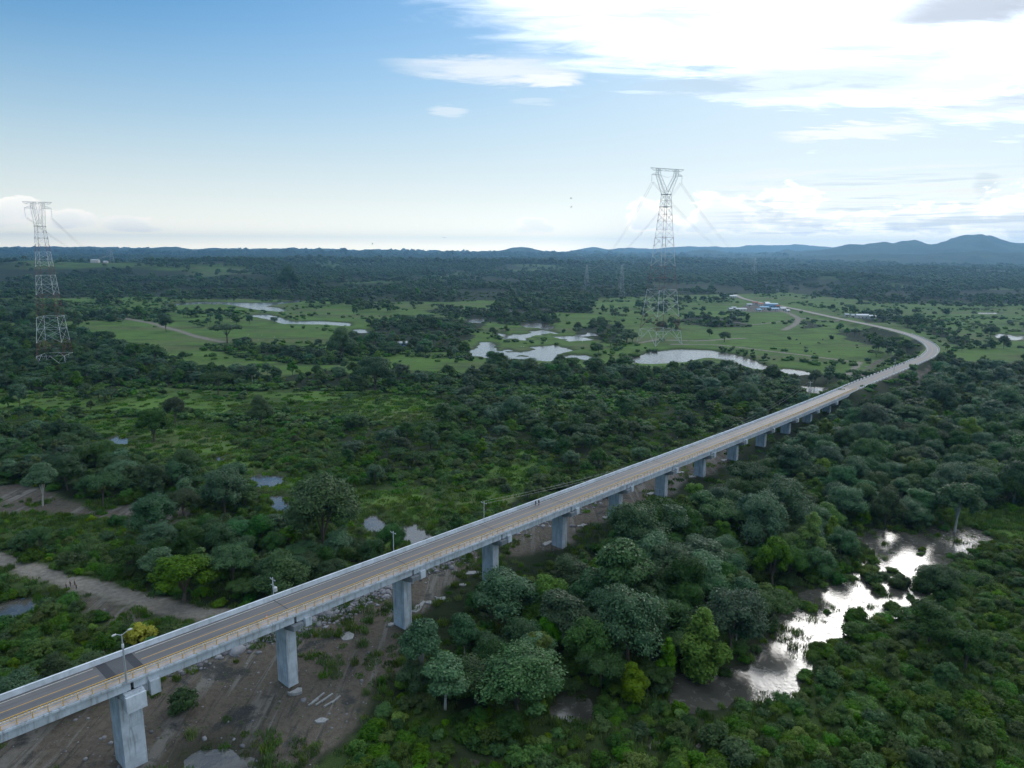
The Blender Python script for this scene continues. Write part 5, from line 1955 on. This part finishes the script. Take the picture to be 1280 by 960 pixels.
def small_pylon(u, vb, vt, w, label):
    x, y, _ = at(u, vb)
    z = float(gz(np.array([x]), np.array([y]))[0])
    H = h_for(x, y, vt) - z
    root = empty('distant_pylon', (x, y, z), 0.4)
    tag(root, label, 'pylon', None)
    br = MB(); lg = MB()
    for k in range(4):
        cs = ((-1, -1), (1, -1), (1, 1), (-1, 1)); a, b = cs[k]; a2, b2 = cs[(k + 1) % 4]
        for j in range(8):
            w0, w1 = w * (1 - .1 * j) / 2, w * (1 - .1 * (j + 1)) / 2
            br.bar((a * w0, b * w0, H * j / 8), (a2 * w1, b2 * w1, H * (j + 1) / 8), 0.14)
            br.bar((a2 * w0, b2 * w0, H * j / 8), (a * w1, b * w1, H * (j + 1) / 8), 0.14)
            lg.bar((a * w0, b * w0, H * j / 8), (a * w1, b * w1, H * (j + 1) / 8), 0.28)
    lg.build('legs', M_steel, root); br.build('bracing', M_steel, root)
    am = MB()
    for q in (0.78, 0.89, 1.0): am.bar((-w * .9, 0, H * q), (w * .9, 0, H * q), 0.3)
    am.build('crossarm', M_steel, root)
    return root, H


spA, hA = small_pylon(776, 372, 331, 11, 'small grey pylon standing against the forest left of the tall lattice pylon')
spB, hB = small_pylon(733, 362, 331, 11, 'smallest grey pylon, further left against the forest')
spC, hC = small_pylon(142, 345, 311, 13, 'small dark pylon on the wooded rise right of the left lattice pylon')
spD, hD = small_pylon(942, 352, 322, 13, 'small grey pylon against the foot of the right hand hills')
bpy.context.view_layer.update()
for py_, H_, arm, tg, th, txt, r in ((pyA, HA, 36.5, spB, hB, 'conductor running from the tall right pylon toward the left', 0.10), (pyA, HA, 36.5, spD, hD, 'conductor running from the tall right pylon toward the right', 0.10),
                                  (pyB, HB, 18.0, spC, hC, 'conductor running from the left pylon into the distance', 0.08)):
    for i, sg in enumerate((-.46, -.40, .40, .46)):
        a = py_.matrix_world @ Vector((sg * arm, 0, 0.965 * H_ - 6.5))
        b = tg.matrix_world @ Vector((-8 + 5 * i, 0, th * (0.8 + 0.06 * i)))
        cable('conductor', a, b, 26, r, ('outer left ', 'inner left ', 'inner right ', 'outer right ')[i] + txt, None, 22, txt.replace('conductor', 'conductors'))

# ------------------------------------------------------------------ buildings
M_blue = simple_mat('blue_sheet_roof', (0.15, 0.30, 0.42), 0.5, 0.4, 0.2, 0.4)
M_tin = simple_mat('tin_roof', (0.42, 0.45, 0.47), 0.45, 0.5, 0.25, 0.4)
M_rust = simple_mat('red_tile_roof', (0.30, 0.12, 0.07), 0.8, 0.2, 0.3, 0.4)
M_wall = simple_mat('pale_wall', (0.55, 0.52, 0.47), 0.85, 0.2, 0.15, 0.4)
M_wallb = simple_mat('blue_wall', (0.20, 0.36, 0.50), 0.85, 0.2, 0.15, 0.4)
M_door = simple_mat('dark_door', (0.06, 0.05, 0.045), 0.7, 0.3, 0.2, 1.0)


def house(u, v, L_, W2, h, rz, roof, wall, label, group=None, name='house', ridge_h=1.4, z=None):
    x, y, _ = at(u, v)
    z = float(gz(np.array([x]), np.array([y]))[0]) - 0.1 if z is None else z
    root = empty(name, (x, y, z), rz)
    tag(root, label, 'house' if name == 'house' else name.replace('_', ' '), group)
    w_ = MB().box((0, 0, h / 2), (L_, W2, h)).build('wall', wall, root)
    r_ = MB()
    a, b = L_ / 2 + 0.5, W2 / 2 + 0.6
    t = 0.12
    for sg in (-1, 1):
        P = [(-a, sg * b, h - 0.15), (a, sg * b, h - 0.15), (a, 0, h + ridge_h), (-a, 0, h + ridge_h)]
        P = P if sg < 0 else P[::-1]
        r_.quadbox(P + [(p[0], p[1], p[2] + t) for p in P])
    # gable ends
    gb = MB()
    for sg in (-1, 1):
        i = len(gb.v)
        gb.v += [(sg * (L_ / 2), -W2 / 2, h), (sg * (L_ / 2), W2 / 2, h), (sg * (L_ / 2), 0, h + ridge_h - 0.05)]
        gb.f.append((i, i + 1, i + 2) if sg > 0 else (i + 2, i + 1, i))
    gb.build('gable', wall, root)
    r_.build('roof', roof, root)
    MB().box((0, -W2 / 2 - 0.03, 1.05), (1.1, 0.1, 2.1)).build('door', M_door, root)
    for sx in (-L_ * 0.3, L_ * 0.3):
        wn = MB().box((sx, -W2 / 2 - 0.02, 1.5), (1.3, 0.08, 1.1)).build('window', M_door, root)
        MB().box((sx, -W2 / 2 - 0.08, 0.90), (1.6, 0.18, 0.1)).build('sill', M_wall, wn)
    return root


for (u, v, L_, W2, h, rz, rf, wl, lab) in [
    (964, 384.5, 26, 14, 5.0, -0.25, M_blue, M_wallb, 'largest blue roofed building of the roadside village'),
    (955, 387.5, 18, 10, 3.6, -0.2, M_blue, M_wall, 'blue roofed house in front of the largest village building'),
    (968, 389.0, 16, 9, 3.2, 0.1, M_blue, M_wall, 'lower blue roofed house at the near side of the village'),
    (950, 383.0, 15, 9, 3.2, 0.3, M_rust, M_wall, 'red roofed house at the left end of the village'),
    (943, 381.0, 13, 8, 3.0, 0.1, M_rust, M_wall, 'small red roofed house behind the village, nearest the road end'),
    (978, 388.5, 12, 8, 3.2, 0.2, M_tin, M_wall, 'pale tin roofed house at the right end of the village'),
    (936, 383.5, 10, 7, 3.0, 0.0, M_tin, M_wall, 'tin roofed hut apart from the village on its left'),
    (926, 389.5, 22, 8, 3.0, 0.05, M_tin, M_wall, 'long white roofed shed left of the village'),
    (917, 387.5, 9, 6, 2.8, 0.0, M_tin, M_wall, 'small white hut left of the long white roofed shed'),
    (913, 389.0, 8, 6, 2.8, 0.2, M_tin, M_wall, 'leftmost small hut of the village'),
    (916, 373.0, 18, 10, 3.6, 0.0, M_white, M_wall, 'white building at the far end of the road'),
    (1077, 398.5, 22, 10, 4.2, -0.1, M_white, M_wall, 'white shed beside the road, left one of two'),
    (1089, 399.5, 13, 9, 3.8, 0.2, M_white, M_wall, 'smaller white shed beside the road, right one of two'),
    (1066, 397.5, 8, 5, 3.0, 0.0, M_tin, M_wall, 'little grey hut left of the white roadside sheds'),
    (1058, 396.5, 7, 5, 2.8, 0.0, M_tin, M_wall, 'dark little roadside hut furthest left of the white sheds'),
    (958, 382.0, 12, 8, 3.0, 0.4, M_tin, M_wall, 'tin roofed house between the blue and red roofs, at the back of the village'),
    (972, 385.2, 9, 7, 3.0, -0.4, M_rust, M_wall, 'little red roofed house right of the largest village building'),
    (948, 390.0, 10, 7, 2.8, 0.2, M_blue, M_wall, 'low blue roofed hut at the near left corner of the village'),
    (984, 390.8, 9, 6, 2.8, 0.5, M_tin, M_wall, 'last tin roofed hut at the right end of the village street'),
    (1147, 567, 9.0, 5.5, 3.4, 0.12, M_tin, M_wall, 'grey tin roofed house half hidden in the dense wood'),
    (503, 434, 8.5, 6, 3.0, 0.1, M_tin, M_wallb, 'small blue walled house among the trees right of the meander'),
    (121, 345, 24, 12, 9.0, 0.0, M_white, M_wall, 'white building on the wooded rise at the left'),
    (134, 345, 12, 9, 6.0, 0.0, M_white, M_wall, 'smaller white building beside the one on the wooded rise'),
]:
    k_ = 0.72 if v < 420 and u > 900 else 1.0
    house(u, v, L_ * k_, W2 * k_, h, rz, rf, wl, lab)

# ------------------------------------------------------------------ people
def skin_mesh(name, joints, edges, sub=1):
    """joints: list of (pos, radius)"""
    me = bpy.data.meshes.new(name)
    me.from_pydata([j[0] for j in joints], edges, [])
    o = bpy.data.objects.new(name, me)
    col.objects.link(o)
    md = o.modifiers.new('skin', 'SKIN')
    lay = me.skin_vertices[0].data if me.skin_vertices else None
    if lay is None:
        bm = bmesh.new(); bm.from_mesh(me); bm.verts.layers.skin.verify(); bm.to_mesh(me); bm.free()
        lay = me.skin_vertices[0].data
    for i, j in enumerate(joints):
        r = j[1] if isinstance(j[1], tuple) else (j[1], j[1])
        lay[i].radius = r
        lay[i].use_root = (i == 0)
    sb = o.modifiers.new('smooth', 'SUBSURF'); sb.levels = sub; sb.render_levels = sub
    dg = bpy.context.evaluated_depsgraph_get()
    m2 = bpy.data.meshes.new_from_object(o.evaluated_get(dg))
    m2.name = name
    bpy.data.objects.remove(o)
    for p_ in m2.polygons: p_.use_smooth = True
    m2.materials.clear()
    return m2


def person_meshes(st):
    """walking figure, step st metres, facing +Y"""
    body = [((0, 0, 0.95), (0.15, 0.11)), ((0, 0, 1.15), (0.13, 0.10)), ((0, 0.01, 1.38), (0.16, 0.10)), ((0, 0.01, 1.50), 0.055), ((0, 0.02, 1.60), (0.075, 0.085)), ((0, 0.02, 1.72), (0.07, 0.085)),
            ((-0.19, 0, 1.40), 0.055), ((-0.24, -st * .25, 1.13), 0.042), ((-0.24, st * .05 + .05, 0.88), 0.032), ((-0.24, st * .08 + .08, 0.78), 0.035),
            ((0.19, 0, 1.40), 0.055), ((0.24, st * .2, 1.13), 0.042), ((0.24, st * .35, 0.90), 0.032), ((0.24, st * .4, 0.80), 0.035),
            ((-0.09, 0.0, 0.88), 0.085), ((-0.10, st * .35, 0.50), 0.06), ((-0.10, st * .45, 0.08), 0.042), ((-0.10, st * .45 + .17, 0.04), 0.035),
            ((0.09, 0.0, 0.88), 0.085), ((0.10, -st * .12, 0.50), 0.06), ((0.10, -st * .5, 0.12), 0.042), ((0.10, -st * .5 + .15, 0.05), 0.035)]
    be = [(0, 1), (1, 2), (2, 3), (3, 4), (4, 5), (2, 6), (6, 7), (7, 8), (8, 9), (2, 10), (10, 11), (11, 12), (12, 13), (0, 14), (14, 15), (15, 16), (16, 17), (0, 18), (18, 19), (19, 20), (20, 21)]
    sh = [(body[0][0], (0.165, 0.125)), (body[1][0], (0.15, 0.12)), ((0, 0.01, 1.40), (0.18, 0.12)), ((-0.19, 0, 1.40), 0.07), ((-0.235, -st * .2, 1.18), 0.058), ((0.19, 0, 1.40), 0.07), ((0.235, st * .16, 1.18), 0.058)]
    tr = [((0, 0, 0.95), (0.16, 0.12)), ((-0.09, 0, 0.86), 0.10), (body[15][0], 0.075), ((-0.10, st * .44, 0.13), 0.062), ((0.09, 0, 0.86), 0.10), (body[19][0], 0.075), ((0.10, -st * .48, 0.17), 0.062)]
    hr = [((0, 0.0, 1.70), (0.085, 0.095)), ((0, -0.01, 1.77), (0.07, 0.08))]
    return (skin_mesh('person', body, be), skin_mesh('shirt', sh, [(0, 1), (1, 2), (2, 3), (3, 4), (2, 5), (5, 6)]), skin_mesh('trousers', tr, [(0, 1), (1, 2), (2, 3), (0, 4), (4, 5), (5, 6)]), skin_mesh('hair', hr, [(0, 1)]))


PM = [person_meshes(0.55), person_meshes(0.15)]
M_hair = simple_mat('dark_hair', (0.015, 0.012, 0.010), 0.6)
CL = {}


def cloth(c):
    if c not in CL: CL[c] = simple_mat('cloth_%d' % len(CL), c, 0.85, 0.15, 0.15, 5.0)
    return CL[c]


def person(loc, rz, top, legs, label, pose=0, sc_=1.0):
    b, s_, t_, h_ = [m.copy() for m in PM[pose]]
    b.materials.append(M_skin)
    root = bpy.data.objects.new('person', b)
    col.objects.link(root)
    root.location = loc; root.rotation_euler = (0, 0, rz); root.scale = (sc_,) * 3
    tag(root, label, 'person')
    for nm, me, mt in (('shirt', s_, cloth(top)), ('trousers', t_, cloth(legs)), ('hair', h_, M_hair)):
        me.materials.append(mt)
        mesh_obj(nm, me, None, root)
    return root


def on_ground(u, v):
    q = at(u, v, 0.6)
    return (q[0], q[1], float(gz(q[:1], q[1:2])[0]))


person(on_ground(83.5, 739), -1.0, (0.05, 0.04, 0.05), (0.03, 0.03, 0.04), 'leftmost person of the group on the dirt track, dark clothes', 1)
person(on_ground(88.6, 736.5), -0.6, (0.14, 0.04, 0.05), (0.03, 0.03, 0.04), 'person in dark red top standing in the middle of the track group', 1)
person(on_ground(94, 735), 2.2, (0.04, 0.04, 0.06), (0.05, 0.05, 0.06), 'person at the back right of the track group, dark top', 1, 0.95)
person(on_ground(96, 740), 2.0, (0.02, 0.02, 0.03), (0.03, 0.03, 0.05), 'person nearest the bridge in the track group, black clothes', 1)
s_ = s_for(673.5, 6.9)
person(bp(s_, 6.9, 0.013), -BAZ, (0.02, 0.02, 0.025), (0.02, 0.02, 0.03), 'taller person in black walking on the bridge beside another', 0, 1.05)
s_ = s_for(669.5, 7.4)
person(bp(s_, 7.4, 0.013), -BAZ, (0.05, 0.06, 0.10), (0.03, 0.03, 0.05), 'shorter person walking on the bridge near the far parapet', 0, 0.92)

# motorcycle and rider at the far end
s_ = s_for(1130, 3.0)
mq = bp(s_, 3.0, 0.02)
moto = empty('motorcycle', mq, -BAZ + PI)
tag(moto, 'small dark motorcycle ridden near the far end of the bridge', 'motorcycle')
for yy in (-0.65, 0.65):
    wv = MB()
    for k in range(14):
        a0, a1 = 2 * PI * k / 14, 2 * PI * (k + 1) / 14
        wv.bar((0, yy + 0.29 * math.cos(a0), 0.31 + 0.29 * math.sin(a0)), (0, yy + 0.29 * math.cos(a1), 0.31 + 0.29 * math.sin(a1)), 0.1)
    wv.bar((0, yy - 0.28, 0.31), (0, yy + 0.28, 0.31), 0.04).bar((0, yy, 0.03), (0, yy, 0.59), 0.04)
    wv.build('wheel', M_dark, moto)
MB().bar((0, -0.65, 0.31), (0, -0.1, 0.6), 0.08).bar((0, -0.1, 0.6), (0, 0.45, 0.75), 0.14).bar((0, 0.65, 0.31), (0, 0.42, 1.0), 0.06).box((0, 0.02, 0.42), (0.22, 0.4, 0.3)).build('frame', M_dark, moto)
MB().box((0, -0.28, 0.80), (0.24, 0.7, 0.1)).build('seat', M_dark, moto)
MB().box((0, 0.2, 0.84), (0.26, 0.42, 0.2)).build('tank', M_red, moto)
MB().bar((-0.35, 0.36, 1.02), (0.35, 0.36, 1.02), 0.05).build('handlebar', M_steel, moto)
MB().lathe([(0.02, 0.86), (0.1, 0.9), (0.1, 0.98), (0.02, 1.02)], c=(0, 0.56, 0), n=8).build('headlight', M_glass, moto)
rj = [((0, -0.18, 0.90), (0.15, 0.12)), ((0, -0.12, 1.15), (0.14, 0.11)), ((0, -0.05, 1.38), (0.17, 0.11)), ((0, -0.02, 1.50), 0.06), ((0, 0, 1.62), (0.09, 0.10)), ((0, 0, 1.74), (0.08, 0.09)),
      ((-0.2, -.03, 1.38), .06), ((-0.28, .15, 1.18), .045), ((-0.30, .36, 1.06), .035), ((0.2, -.03, 1.38), .06), ((0.28, .15, 1.18), .045), ((0.30, .36, 1.06), .035),
      ((-.12, -.1, .88), .09), ((-.2, .25, .75), .07), ((-.17, .05, .35), .05), ((-.17, .17, .30), .035), ((.12, -.1, .88), .09), ((.2, .25, .75), .07), ((.17, .05, .35), .05), ((.17, .17, .30), .035)]
re_ = [(0, 1), (1, 2), (2, 3), (3, 4), (4, 5), (2, 6), (6, 7), (7, 8), (2, 9), (9, 10), (10, 11), (0, 12), (12, 13), (13, 14), (14, 15), (0, 16), (16, 17), (17, 18), (18, 19)]
rb = skin_mesh('person', rj, re_)
rb.materials.append(M_skin)
rider = mesh_obj('person', rb)
rider.location = mq; rider.rotation_euler = (0, 0, -BAZ + PI)
tag(rider, 'person in white shirt riding the motorcycle at the far end of the bridge', 'person')
shm = skin_mesh('shirt', [(rj[0][0], (.165, .13)), (rj[1][0], (.16, .13)), (rj[2][0], (.19, .13)), (rj[6][0], .075), ((-0.26, .08, 1.25), .062), (rj[9][0], .075), ((0.26, .08, 1.25), .062)], [(0, 1), (1, 2), (2, 3), (3, 4), (2, 5), (5, 6)])
shm.materials.append(M_white); mesh_obj('shirt', shm, None, rider)
trm = skin_mesh('trousers', [(rj[0][0], (.16, .13)), (rj[12][0], .10), (rj[13][0], .08), ((-.17, .07, .42), .06), (rj[16][0], .10), (rj[17][0], .08), ((.17, .07, .42), .06)], [(0, 1), (1, 2), (2, 3), (0, 4), (4, 5), (5, 6)])
trm.materials.append(cloth((0.02, 0.02, 0.03))); mesh_obj('trousers', trm, None, rider)

# ------------------------------------------------------------------ cattle, egrets and birds
cj = [((0, 0.0, 1.05), (.30, .36)), ((0, .55, 1.08), (.27, .36)), ((0, .85, 1.18), (.17, .22)), ((0, 1.10, 1.02), (.11, .13)), ((0, 1.32, .72), (.10, .12)), ((0, 1.44, .52), (.07, .08)),
      ((0, -.55, 1.08), (.27, .33)), ((0, -.80, 1.15), (.10, .12)), ((0, -.90, .75), .025), ((0, -.92, .50), .04)]
ce = [(0, 1), (1, 2), (2, 3), (3, 4), (4, 5), (0, 6), (6, 7), (7, 8), (8, 9)]
for sx in (-1, 1):
    b = len(cj)
    cj += [((sx * .17, .58, .80), (.11, .13)), ((sx * .18, .60, .42), .06), ((sx * .18, .58, .06), .05)]
    ce += [(1, b), (b, b + 1), (b + 1, b + 2)]
    b = len(cj)
    cj += [((sx * .17, -.52, .85), (.12, .16)), ((sx * .18, -.62, .46), .065), ((sx * .18, -.56, .06), .05)]
    ce += [(6, b), (b, b + 1), (b + 1, b + 2)]
cow_me = skin_mesh('cow', cj, ce)
M_cow = [simple_mat('cow_hide_dark', (0.03, 0.025, 0.02), 0.8), simple_mat('cow_hide_pale', (0.45, 0.40, 0.33), 0.8), simple_mat('cow_hide_brown', (0.14, 0.07, 0.04), 0.8)]
hm = MB().bar((-.08, 1.14, 1.12), (-.24, 1.20, 1.24), .05, .02).bar((.08, 1.14, 1.12), (.24, 1.20, 1.24), .05, .02)
hme = hm.mesh('horns'); hme.materials.append(M_wall)
rc = np.random.default_rng(77)
herds = [((1040, 433), 60, 14, 12, 0, 'dark cow grazing on the pasture left of the road bend'), ((985, 445), 60, 10, 5, 0, 'dark cow near the channel bank on the right pasture'),
         ((1090, 427), 40, 8, 4, 2, 'brown cow on the pasture inside the road bend'), ((300, 398), 90, 14, 7, 1, 'pale cow on the left pasture below the meander'), ((270, 388), 60, 10, 4, 0, 'dark cow between the arms of the meander')]
for (cu, cv_), du, dv, n, mi, lab in herds:
    me = cow_me.copy(); me.materials.append(M_cow[mi])
    for i in range(n):
        p_ = on_ground(cu + rc.uniform(-du, du) * .9, cv_ + rc.uniform(-dv, dv) * .5)
        if wetness(np.array([p_[0]]), np.array([p_[1]]))[0] > 0: continue
        o = bpy.data.objects.new('cow', me)
        col.objects.link(o)
        o.location = p_; o.rotation_euler = (0, 0, rc.uniform(0, 6.28)); o.scale = (1.15,) * 3
        tag(o, None, 'cow', lab.replace('dark cow', 'dark cattle').replace('pale cow', 'pale cattle').replace('brown cow', 'brown cattle'))
        auto_label(o, lab.split(' ')[0] + ' cow grazing', *[float(q_) for q_ in proj(*p_)[:2]])
        h2 = mesh_obj('horns', hme, None, o)
# egrets on the lagoon banks
ej = [((0, 0, .55), (.10, .12)), ((0, .22, .62), .07), ((0, .34, .85), .03), ((0, .30, 1.02), .03), ((0, .40, 1.05), .045), ((0, .58, 1.02), .012), ((0, -.25, .48), .05),
      ((-.05, 0, .35), .014), ((-.05, 0, 0), .014), ((.05, 0, .35), .014), ((.05, 0, 0), .014)]
egret = skin_mesh('egret', ej, [(0, 1), (1, 2), (2, 3), (3, 4), (4, 5), (0, 6), (0, 7), (7, 8), (0, 9), (9, 10)])
egret.materials.append(M_white)
for (cu, cv_), n, lab in (((700, 428), 8, 'white egret on the bank of the middle lagoon'), ((890, 452), 6, 'white egret beside the curved lagoon'), ((1030, 476), 6, 'white egret by the narrow channel behind the bridge'), ((960, 612), 4, 'white egret at the wood edge right of the bridge'), ((330, 424), 5, 'white egret on the left pasture')):
    for i in range(n):
        p_ = on_ground(cu + rc.uniform(-60, 60), cv_ + rc.uniform(-7, 7))
        o = bpy.data.objects.new('egret', egret); col.objects.link(o)
        o.location = (p_[0], p_[1], max(p_[2], 0.0)); o.rotation_euler = (0, 0, rc.uniform(0, 6.28)); o.scale = (1.3,) * 3
        tag(o, None, 'egret', lab.replace('white egret', 'white egrets'))
        auto_label(o, 'small white egret', *[float(q_) for q_ in proj(*p_)[:2]])


settle_labels()


def flying_bird(u, v, dist, label):
    d_ = ray(u, v); p_ = np.array([0, 0, CAMZ]) + d_ / np.linalg.norm(d_) * dist
    mb = MB()
    j = [((0, 0, 0), (.09, .08)), ((0, .25, .02), .05), ((0, .36, .02), .02), ((0, -.3, 0), .05), ((0, -.5, 0), (.08, .012))]
    b_ = skin_mesh('bird', j, [(0, 1), (1, 2), (0, 3), (3, 4)])
    b_.materials.append(M_dark)
    o = mesh_obj('bird', b_)
    o.location = tuple(p_); o.rotation_euler = (0.1, 0.3, rc.uniform(0, 6)); o.scale = (1.6,) * 3
    for sg in (-1, 1):
        me = bpy.data.meshes.new('wing')
        V = [(sg * .05, .14, .02), (sg * .45, .20, .14), (sg * .95, .02, .18), (sg * .5, -.08, .13), (sg * .05, -.16, .02)]
        V += [(a, b, c - .02) for a, b, c in V]
        Fq = [(0, 1, 2, 3, 4), (9, 8, 7, 6, 5)] + [(i, (i + 1) % 5, (i + 1) % 5 + 5, i + 5) for i in range(5)]
        me.from_pydata(V, [], Fq)
        mesh_obj('wing', me, M_dark, o)
    tag(o, label, 'bird')


flying_bird(714, 248, 420, 'upper of two dark birds flying left of the tall pylon')
flying_bird(714, 259, 430, 'lower of two dark birds flying left of the tall pylon')
flying_bird(555, 297, 400, 'dark bird flying low over the centre of the horizon')
flying_bird(466, 305, 420, 'leftmost dark bird flying just above the horizon')

# ------------------------------------------------------------------ slabs, rubble and beams on the bare ground
M_slab = concrete_mat('weathered_slab', (0.30, 0.31, 0.31), 0.8)


def slab(u, v, a, b, h, rz, label, mat=M_slab, name='concrete_slab', cat='slab'):
    q = at(u, v, 0.5)
    z = float(gz(q[:1], q[1:2])[0])
    r = np.random.default_rng(int(u * 7 + v))
    n = 13
    a, b = a * 0.8, b * 0.72
    V = []
    for k in range(n):
        an = 2 * PI * k / n + r.uniform(-.2, .2); f = r.uniform(0.55, 1.15)
        V.append((a / 2 * f * math.cos(an), b / 2 * f * math.sin(an)))
    P = [(x, y, -0.3) for x, y in V] + [(x, y, h) for x, y in V] + [(x * .93, y * .93, h + 0.06) for x, y in V]
    Fq = [tuple(range(n - 1, -1, -1)), tuple(range(2 * n, 3 * n))]
    for L0 in (0, n):
        Fq += [(L0 + k, L0 + (k + 1) % n, L0 + n + (k + 1) % n, L0 + n + k) for k in range(n)]
    me = bpy.data.meshes.new(name); me.from_pydata(P, [], Fq)
    o = mesh_obj(name, me, mat, None, (q[0], q[1], z)); o.rotation_euler = (0, 0, rz)
    tag(o, label, cat)
    return o


brot = PI / 2 - BAZ
for (u, v, a, b, h, rz, lab) in [
    (371, 871, 4.4, 2.6, 0.5, brot, 'pale slab at the foot of the second pier, camera side'), (513, 795, 5.0, 2.8, 0.5, brot, 'pale slab at the foot of the third pier, camera side'),
    (434, 799, 3.6, 5.2, 0.15, 0.3, 'flat pale slab on bare earth midway between the second and third pier'), (489, 784, 2.6, 2.2, 0.3, 0.2, 'small pale slab just left of the third pier foot'),
    (524, 762, 2.6, 8.5, 0.15, -0.35, 'long pale slab right of the third pier'), (536, 757, 3.2, 2.4, 0.15, 0.4, 'round pale slab second to the right of the third pier'),
    (552, 752, 4.5, 2.6, 0.15, 0.2, 'pale slab furthest right of the third pier'), (592, 720, 7.5, 3.0, 0.2, 0.3, 'long pale slab left of the fourth pier foot'),
    (578, 735, 3.2, 2.0, 0.2, 0.0, 'small pale slab below the fourth pier'), (683, 684, 6.0, 3.4, 0.3, brot, 'pale slab left of the fifth pier foot'), (728, 660, 5.0, 2.6, 0.2, 0.6, 'narrow pale slab beyond the fifth pier'),
    (757, 650, 4.2, 3.0, 0.3, brot, 'pale slab left of the sixth pier foot'), (813, 620, 6.0, 3.2, 0.3, brot, 'pale slab left of the seventh pier foot'), (850, 594, 6.0, 2.6, 0.3, 0.4, 'pale slab between the seventh and eighth pier'),
    (865, 599, 6.5, 3.6, 0.3, brot, 'pale slab at the foot of the eighth pier'), (905, 578, 6.5, 3.2, 0.3, brot, 'pale slab left of the ninth pier foot'), (403, 906, 3.4, 2.4, 0.2, 0.3, 'pale patch of broken concrete among weeds at the lower edge'),
]:
    slab(u, v, a, b, h, rz, lab)
for i, (u, v, rz, ln) in enumerate([(398, 878, 1.15, 3.6), (404, 881, 1.05, 3.8), (409, 878, 1.1, 3.2), (414, 884, 0.95, 3.4), (420, 880, 1.2, 2.8), (392, 884, 1.0, 2.6)]):
    q = at(u, v, 0.4); z = float(gz(q[:1], q[1:2])[0])
    o = MB().box((0, 0, 0.15), (ln, 0.30, 0.28)).box((0, 0, 0.31), (ln * .96, 0.22, 0.05)).build('concrete_beam', M_slab, None, (q[0], q[1], z + 0.02))
    o.rotation_euler = (0.05, 0.06, rz)
    tag(o, 'slim pale concrete beam lying on weeds below the second pier', 'beam', 'beams lying below the second pier')

# stones
RK = []
rr_ = np.random.default_rng(9)
for j in range(5):
    iv, fv = ico()
    v_ = iv * (0.75 + 0.35 * rr_.random((len(iv), 1)))
    v_ = np.sign(v_) * np.abs(v_) ** 0.8 * np.array([1, 0.8, 0.6])
    me = np_mesh('stone', v_, fv)
    m_, T = (None, None)
    RK.append(me)
M_stone, T = new_mat('rubble_stone')
oi = T.n('ShaderNodeObjectInfo').outputs['Random']
g = T.n('ShaderNodeNewGeometry').outputs['Position']
cst = T.mix(oi, (0.11, 0.115, 0.13), (0.30, 0.31, 0.33))
finish(T, T.mix(T.mul(T.noise(g, 3, 4, 0.6), 0.5), cst, (0.10, 0.09, 0.08)), 0.9, 0.2)
for me in RK: me.materials.append(M_stone)
P3, R3, S3, W3 = [], [], [], []
line = wp([(150, 880), (210, 850), (330, 806), (420, 772), (500, 737), (600, 690), (690, 655), (760, 628), (800, 608)])
for (p0, p1), dens, wd, sz in zip(zip(line[:-1], line[1:]), (12, 20, 30, 26, 18, 10, 6, 4), (3, 4.0, 5.5, 5.5, 4.5, 5, 5, 4), (.36, .42, .40, .36, .34, .34, .34, .3)):
    L_ = math.hypot(p1[0] - p0[0], p1[1] - p0[1])
    n = int(L_ * dens)
    t = rr_.random(n)
    off = rr_.normal(size=n) * wd * 0.5 + 2.0
    x = p0[0] + (p1[0] - p0[0]) * t + off * -BN[0]; y = p0[1] + (p1[1] - p0[1]) * t + off * -BN[1]
    P3.append(np.stack([x, y, gz(x, y) + 0.05], 1)); R3.append(rr_.uniform(0, 6, n)); S3.append(sz * rr_.lognormal(0, .45, n)); W3.append(rr_.integers(0, 5, n))
# scattered stones on the bare ground
x, y = jgrid(-120, 160, 60, 330, 1.5, rr_)
k = (dirt_amount(x, y) > 0.4) & (rr_.random(len(x)) < 0.35)
x, y = x[k], y[k]
P3.append(np.stack([x, y, gz(x, y) + 0.02], 1)); R3.append(rr_.uniform(0, 6, len(x))); S3.append(0.13 * rr_.lognormal(0, .6, len(x))); W3.append(rr_.integers(0, 5, len(x)))
scatter('rubble', RK, np.concatenate(P3), np.concatenate(R3), np.concatenate(S3), np.concatenate(W3), 'grey rubble stones strewn along the ground under the bridge', 'rubble')

# ------------------------------------------------------------------ air
HZ = MB().quadbox([(-14200, -3200, -6), (14200, -3200, -6), (14200, 14200, -6), (-14200, 14200, -6), (-14200, -3200, 340), (14200, -3200, 340), (14200, 14200, 340), (-14200, 14200, 340)])
M_haze = bpy.data.materials.new('haze_air')
M_haze.use_nodes = True
T = NT(M_haze.node_tree)
pv_ = T.n('ShaderNodeVolumePrincipled')
pv_.inputs['Color'].default_value = (0.34, 0.66, 1.0, 1)
pv_.inputs['Density'].default_value = HAZE_D
pv_.inputs['Anisotropy'].default_value = 0.65
ov = T.n('ShaderNodeOutputMaterial')
T.t.links.new(pv_.outputs[0], ov.inputs['Volume'])
hz_o = HZ.build('haze', M_haze)
hz_o['kind'] = 'stuff'
